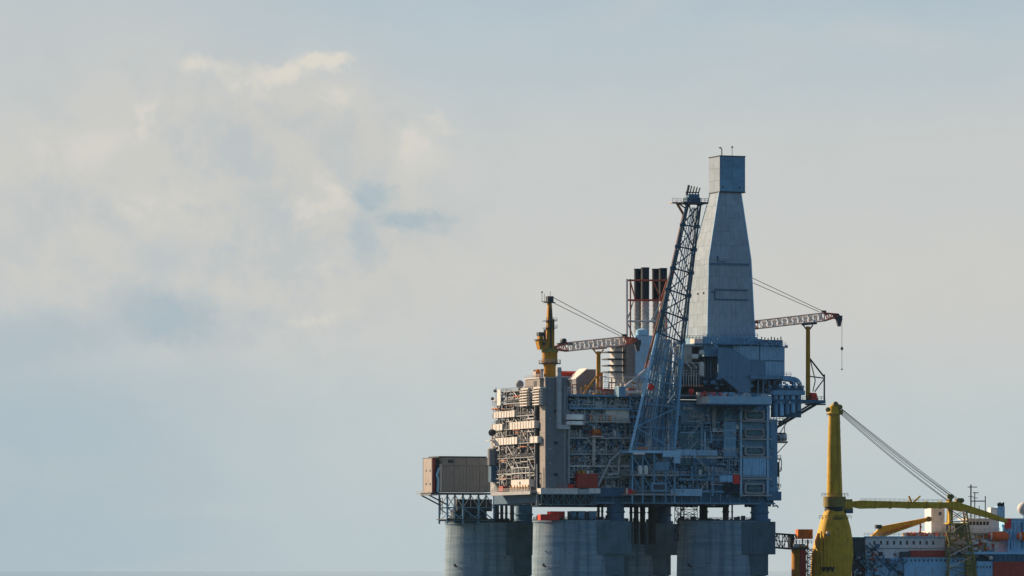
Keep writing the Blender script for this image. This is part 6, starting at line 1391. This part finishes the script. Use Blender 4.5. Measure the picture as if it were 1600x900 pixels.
# small deck crane
vd = 6
t = thing('deck_crane', 'small bright yellow deck crane with its arm slanting up to the right', 'crane', F, F.P(1368, 840, vd))
A_ = [F.P(1360, 838, vd), F.P(1383, 838, vd), F.P(1450, 814, vd), F.P(1447, 809, vd), F.P(1378, 822, vd)]
part('arm', MB().prism([(a[0], a[2]) for a in A_], vd - .9, vd + .9), 'amber_paint', t)
part('cylinder', MB().tube(F.P(1372, 836, vd - 1.2), F.P(1420, 821, vd - 1.2), .35), 'safety_orange', t)
part('motor', MB().box(*sb(1369, 1378, 820, 826, vd - 1, vd + 1)), 'dark_steel', t); part('tip', MB().lathe(F.P(1452, 811, vd - 1), [(1.0, 0), (1.0, 2)], 14, 'y'), 'olive_steel', t)
part('turret', MB().lathe(F.P(1371, 842, vd), [(1.8, 0), (1.6, 1.4), (1.0, 1.8)], 16), 'amber_paint', t)
part('support', MB().tube(F.P(1438, 839, vd), F.P(1438, 818, vd), .3).tube(F.P(1434, 839, vd), F.P(1440, 822, vd), .2), 'boom_red', t)
for i, (a, c, m, lab) in enumerate(((1418, 1428, 'safety_orange', 'small orange deck winch left of the red one on the ship roof'), (1429, 1438, 'signal_red', 'red deck winch under the arm of the small yellow crane'), (1439, 1448, 'safety_orange', 'orange deck winch next to the white casing'))):
    b = sb(a, c, 832, 838, 5, 7); single('deck_winch', MB().box(b[0], b[1], 5, 7, b[4] - .2, b[4] + .4).lathe((b[0] + .2, 6, b[4] + 1), [(.7, 0), (.7, .2), (.45, .3), (.45, b[1] - b[0] - .7), (.7, b[1] - b[0] - .5)], 12, 'x'), m, lab, 'winch', F, (b[0], 6, b[4]))
# gangway tower with orange cabin
vg = 2
t = thing('gangway_tower', 'brown and yellow column carrying an orange cabin between platform and ship', 'gangway tower', F, F.P(1248, 905, vg))
c = F.P(1248, 908, vg); r = F.U(1259, vg) - F.U(1248, vg)
part('column', MB().lathe((c[0], vg, 0), [(r, 3), (r, F.Z(857, 0, vg)), (r * 1.15, F.Z(856, 0, vg)), (r * 1.15, F.Z(852, 0, vg))], 24), 'crane_yellow', t)
part('dark_side', MB().box(c[0] - .4, c[0] + r * .72, vg - r - .15, vg - r * .6, 5, F.Z(857, 0, vg)), 'brown_red', t)
b = sb(1247, 1270, 827, 842, 0, 3.5); part('cabin', MB().box(b[0], b[1], 0, 3.5, b[4], b[5]).ribs(b[0] + .1, b[1] - .1, b[4] + .1, b[5] - .1, 0, .1, 5), 'safety_orange', t)
b = sb(1240, 1258, 843, 856, -1, 4); part('winch_deck', MB().box(b[0], b[1], -1, 4, b[4], b[5] - 1.6), 'grey_steel', t)
part('railing', MB().rail((b[0], -1, b[5] - 1.6), (b[1] + 2.5, -1, b[5] - 1.6), 1.2, 1, .09), 'rust_pipe', t)
part('cabin_post', MB().tube(F.P(1262, 843, 1), F.P(1262, 856, 1), .3).tube(F.P(1254, 842, 1), F.P(1254, 850, 1), .25), 'dark_steel', t)
part('platform', MB().box(*sb(1236, 1264, 855, 858, -1.5, 5)), 'dark_steel', t)
z0, z1 = F.Z(905, -3, vg), F.Z(858, -3, vg); a0, a1 = F.U(1260, vg), F.U(1272, vg)
part('ladder_frame', lattice(MB(), [(a0, 0, z0), (a1 + 1, 0, z0), (a1 + 1, 3, z0), (a0, 3, z0)], [(a0, 0, z1), (a1, 0, z1), (a1, 3, z1), (a0, 3, z1)], 7, .2, .14), 'dark_steel', t)
t = thing('gangway_bridge', 'black lattice gangway bridging from the concrete shaft to the gangway tower', 'gangway', F, F.P(1244, 850, vg))
a, b_ = F.P(1066, 824, vg), F.P(1066, 844, vg); c, d = F.P(1242, 836, vg), F.P(1242, 858, vg)
sec0 = [(b_[0], vg - 1.5, b_[2]), (a[0], vg - 1.5, a[2]), (a[0], vg + 1.5, a[2]), (b_[0], vg + 1.5, b_[2])]; sec1 = [(d[0], vg - 1.5, d[2]), (c[0], vg - 1.5, c[2]), (c[0], vg + 1.5, c[2]), (d[0], vg + 1.5, d[2])]
part('truss', lattice(MB(), sec0, sec1, 20, .3, .15, taper=False), 'soot_black', t)
part('end_frame', MB().box(*sb(1236, 1241, 836, 857, vg - 1.6, vg + 1.6)), 'soot_black', t)
part('handrail', MB().tube(F.P(1066, 834, vg), F.P(1242, 847, vg), .12), 'dark_steel', t)
pass #print('objects', len(bpy.data.objects), 'tris', sum(len(o.data.polygons) * 2 for o in C.objects if o.type == 'MESH'))

# ------------------------------------------------------------------ sea air: thin blue haze between the camera and the platform
HZ = bpy.data.materials.new('sea_air'); HZ.use_nodes = True; t_ = HZ.node_tree; t_.nodes.clear()
pv = N('ShaderNodeVolumePrincipled', t_); pv.inputs['Color'].default_value = (.50, .78, 1, 1); pv.inputs['Density'].default_value = 1.0e-5; pv.inputs['Anisotropy'].default_value = 0.0
ot = N('ShaderNodeOutputMaterial', t_); L(pv.outputs[0], ot.inputs['Volume'], t_); HZ.cycles.homogeneous_volume = True
hm = MB().box(-900, 900, -30, 2600, -6.5, 175)
ho = bpy.data.objects.new('haze', bpy.data.meshes.new('haze')); ho.data.from_pydata(hm.v, [], hm.f); ho.data.materials.append(HZ); C.objects.link(ho); ho['kind'] = 'stuff'
sc.cycles.volume_bounces = 0
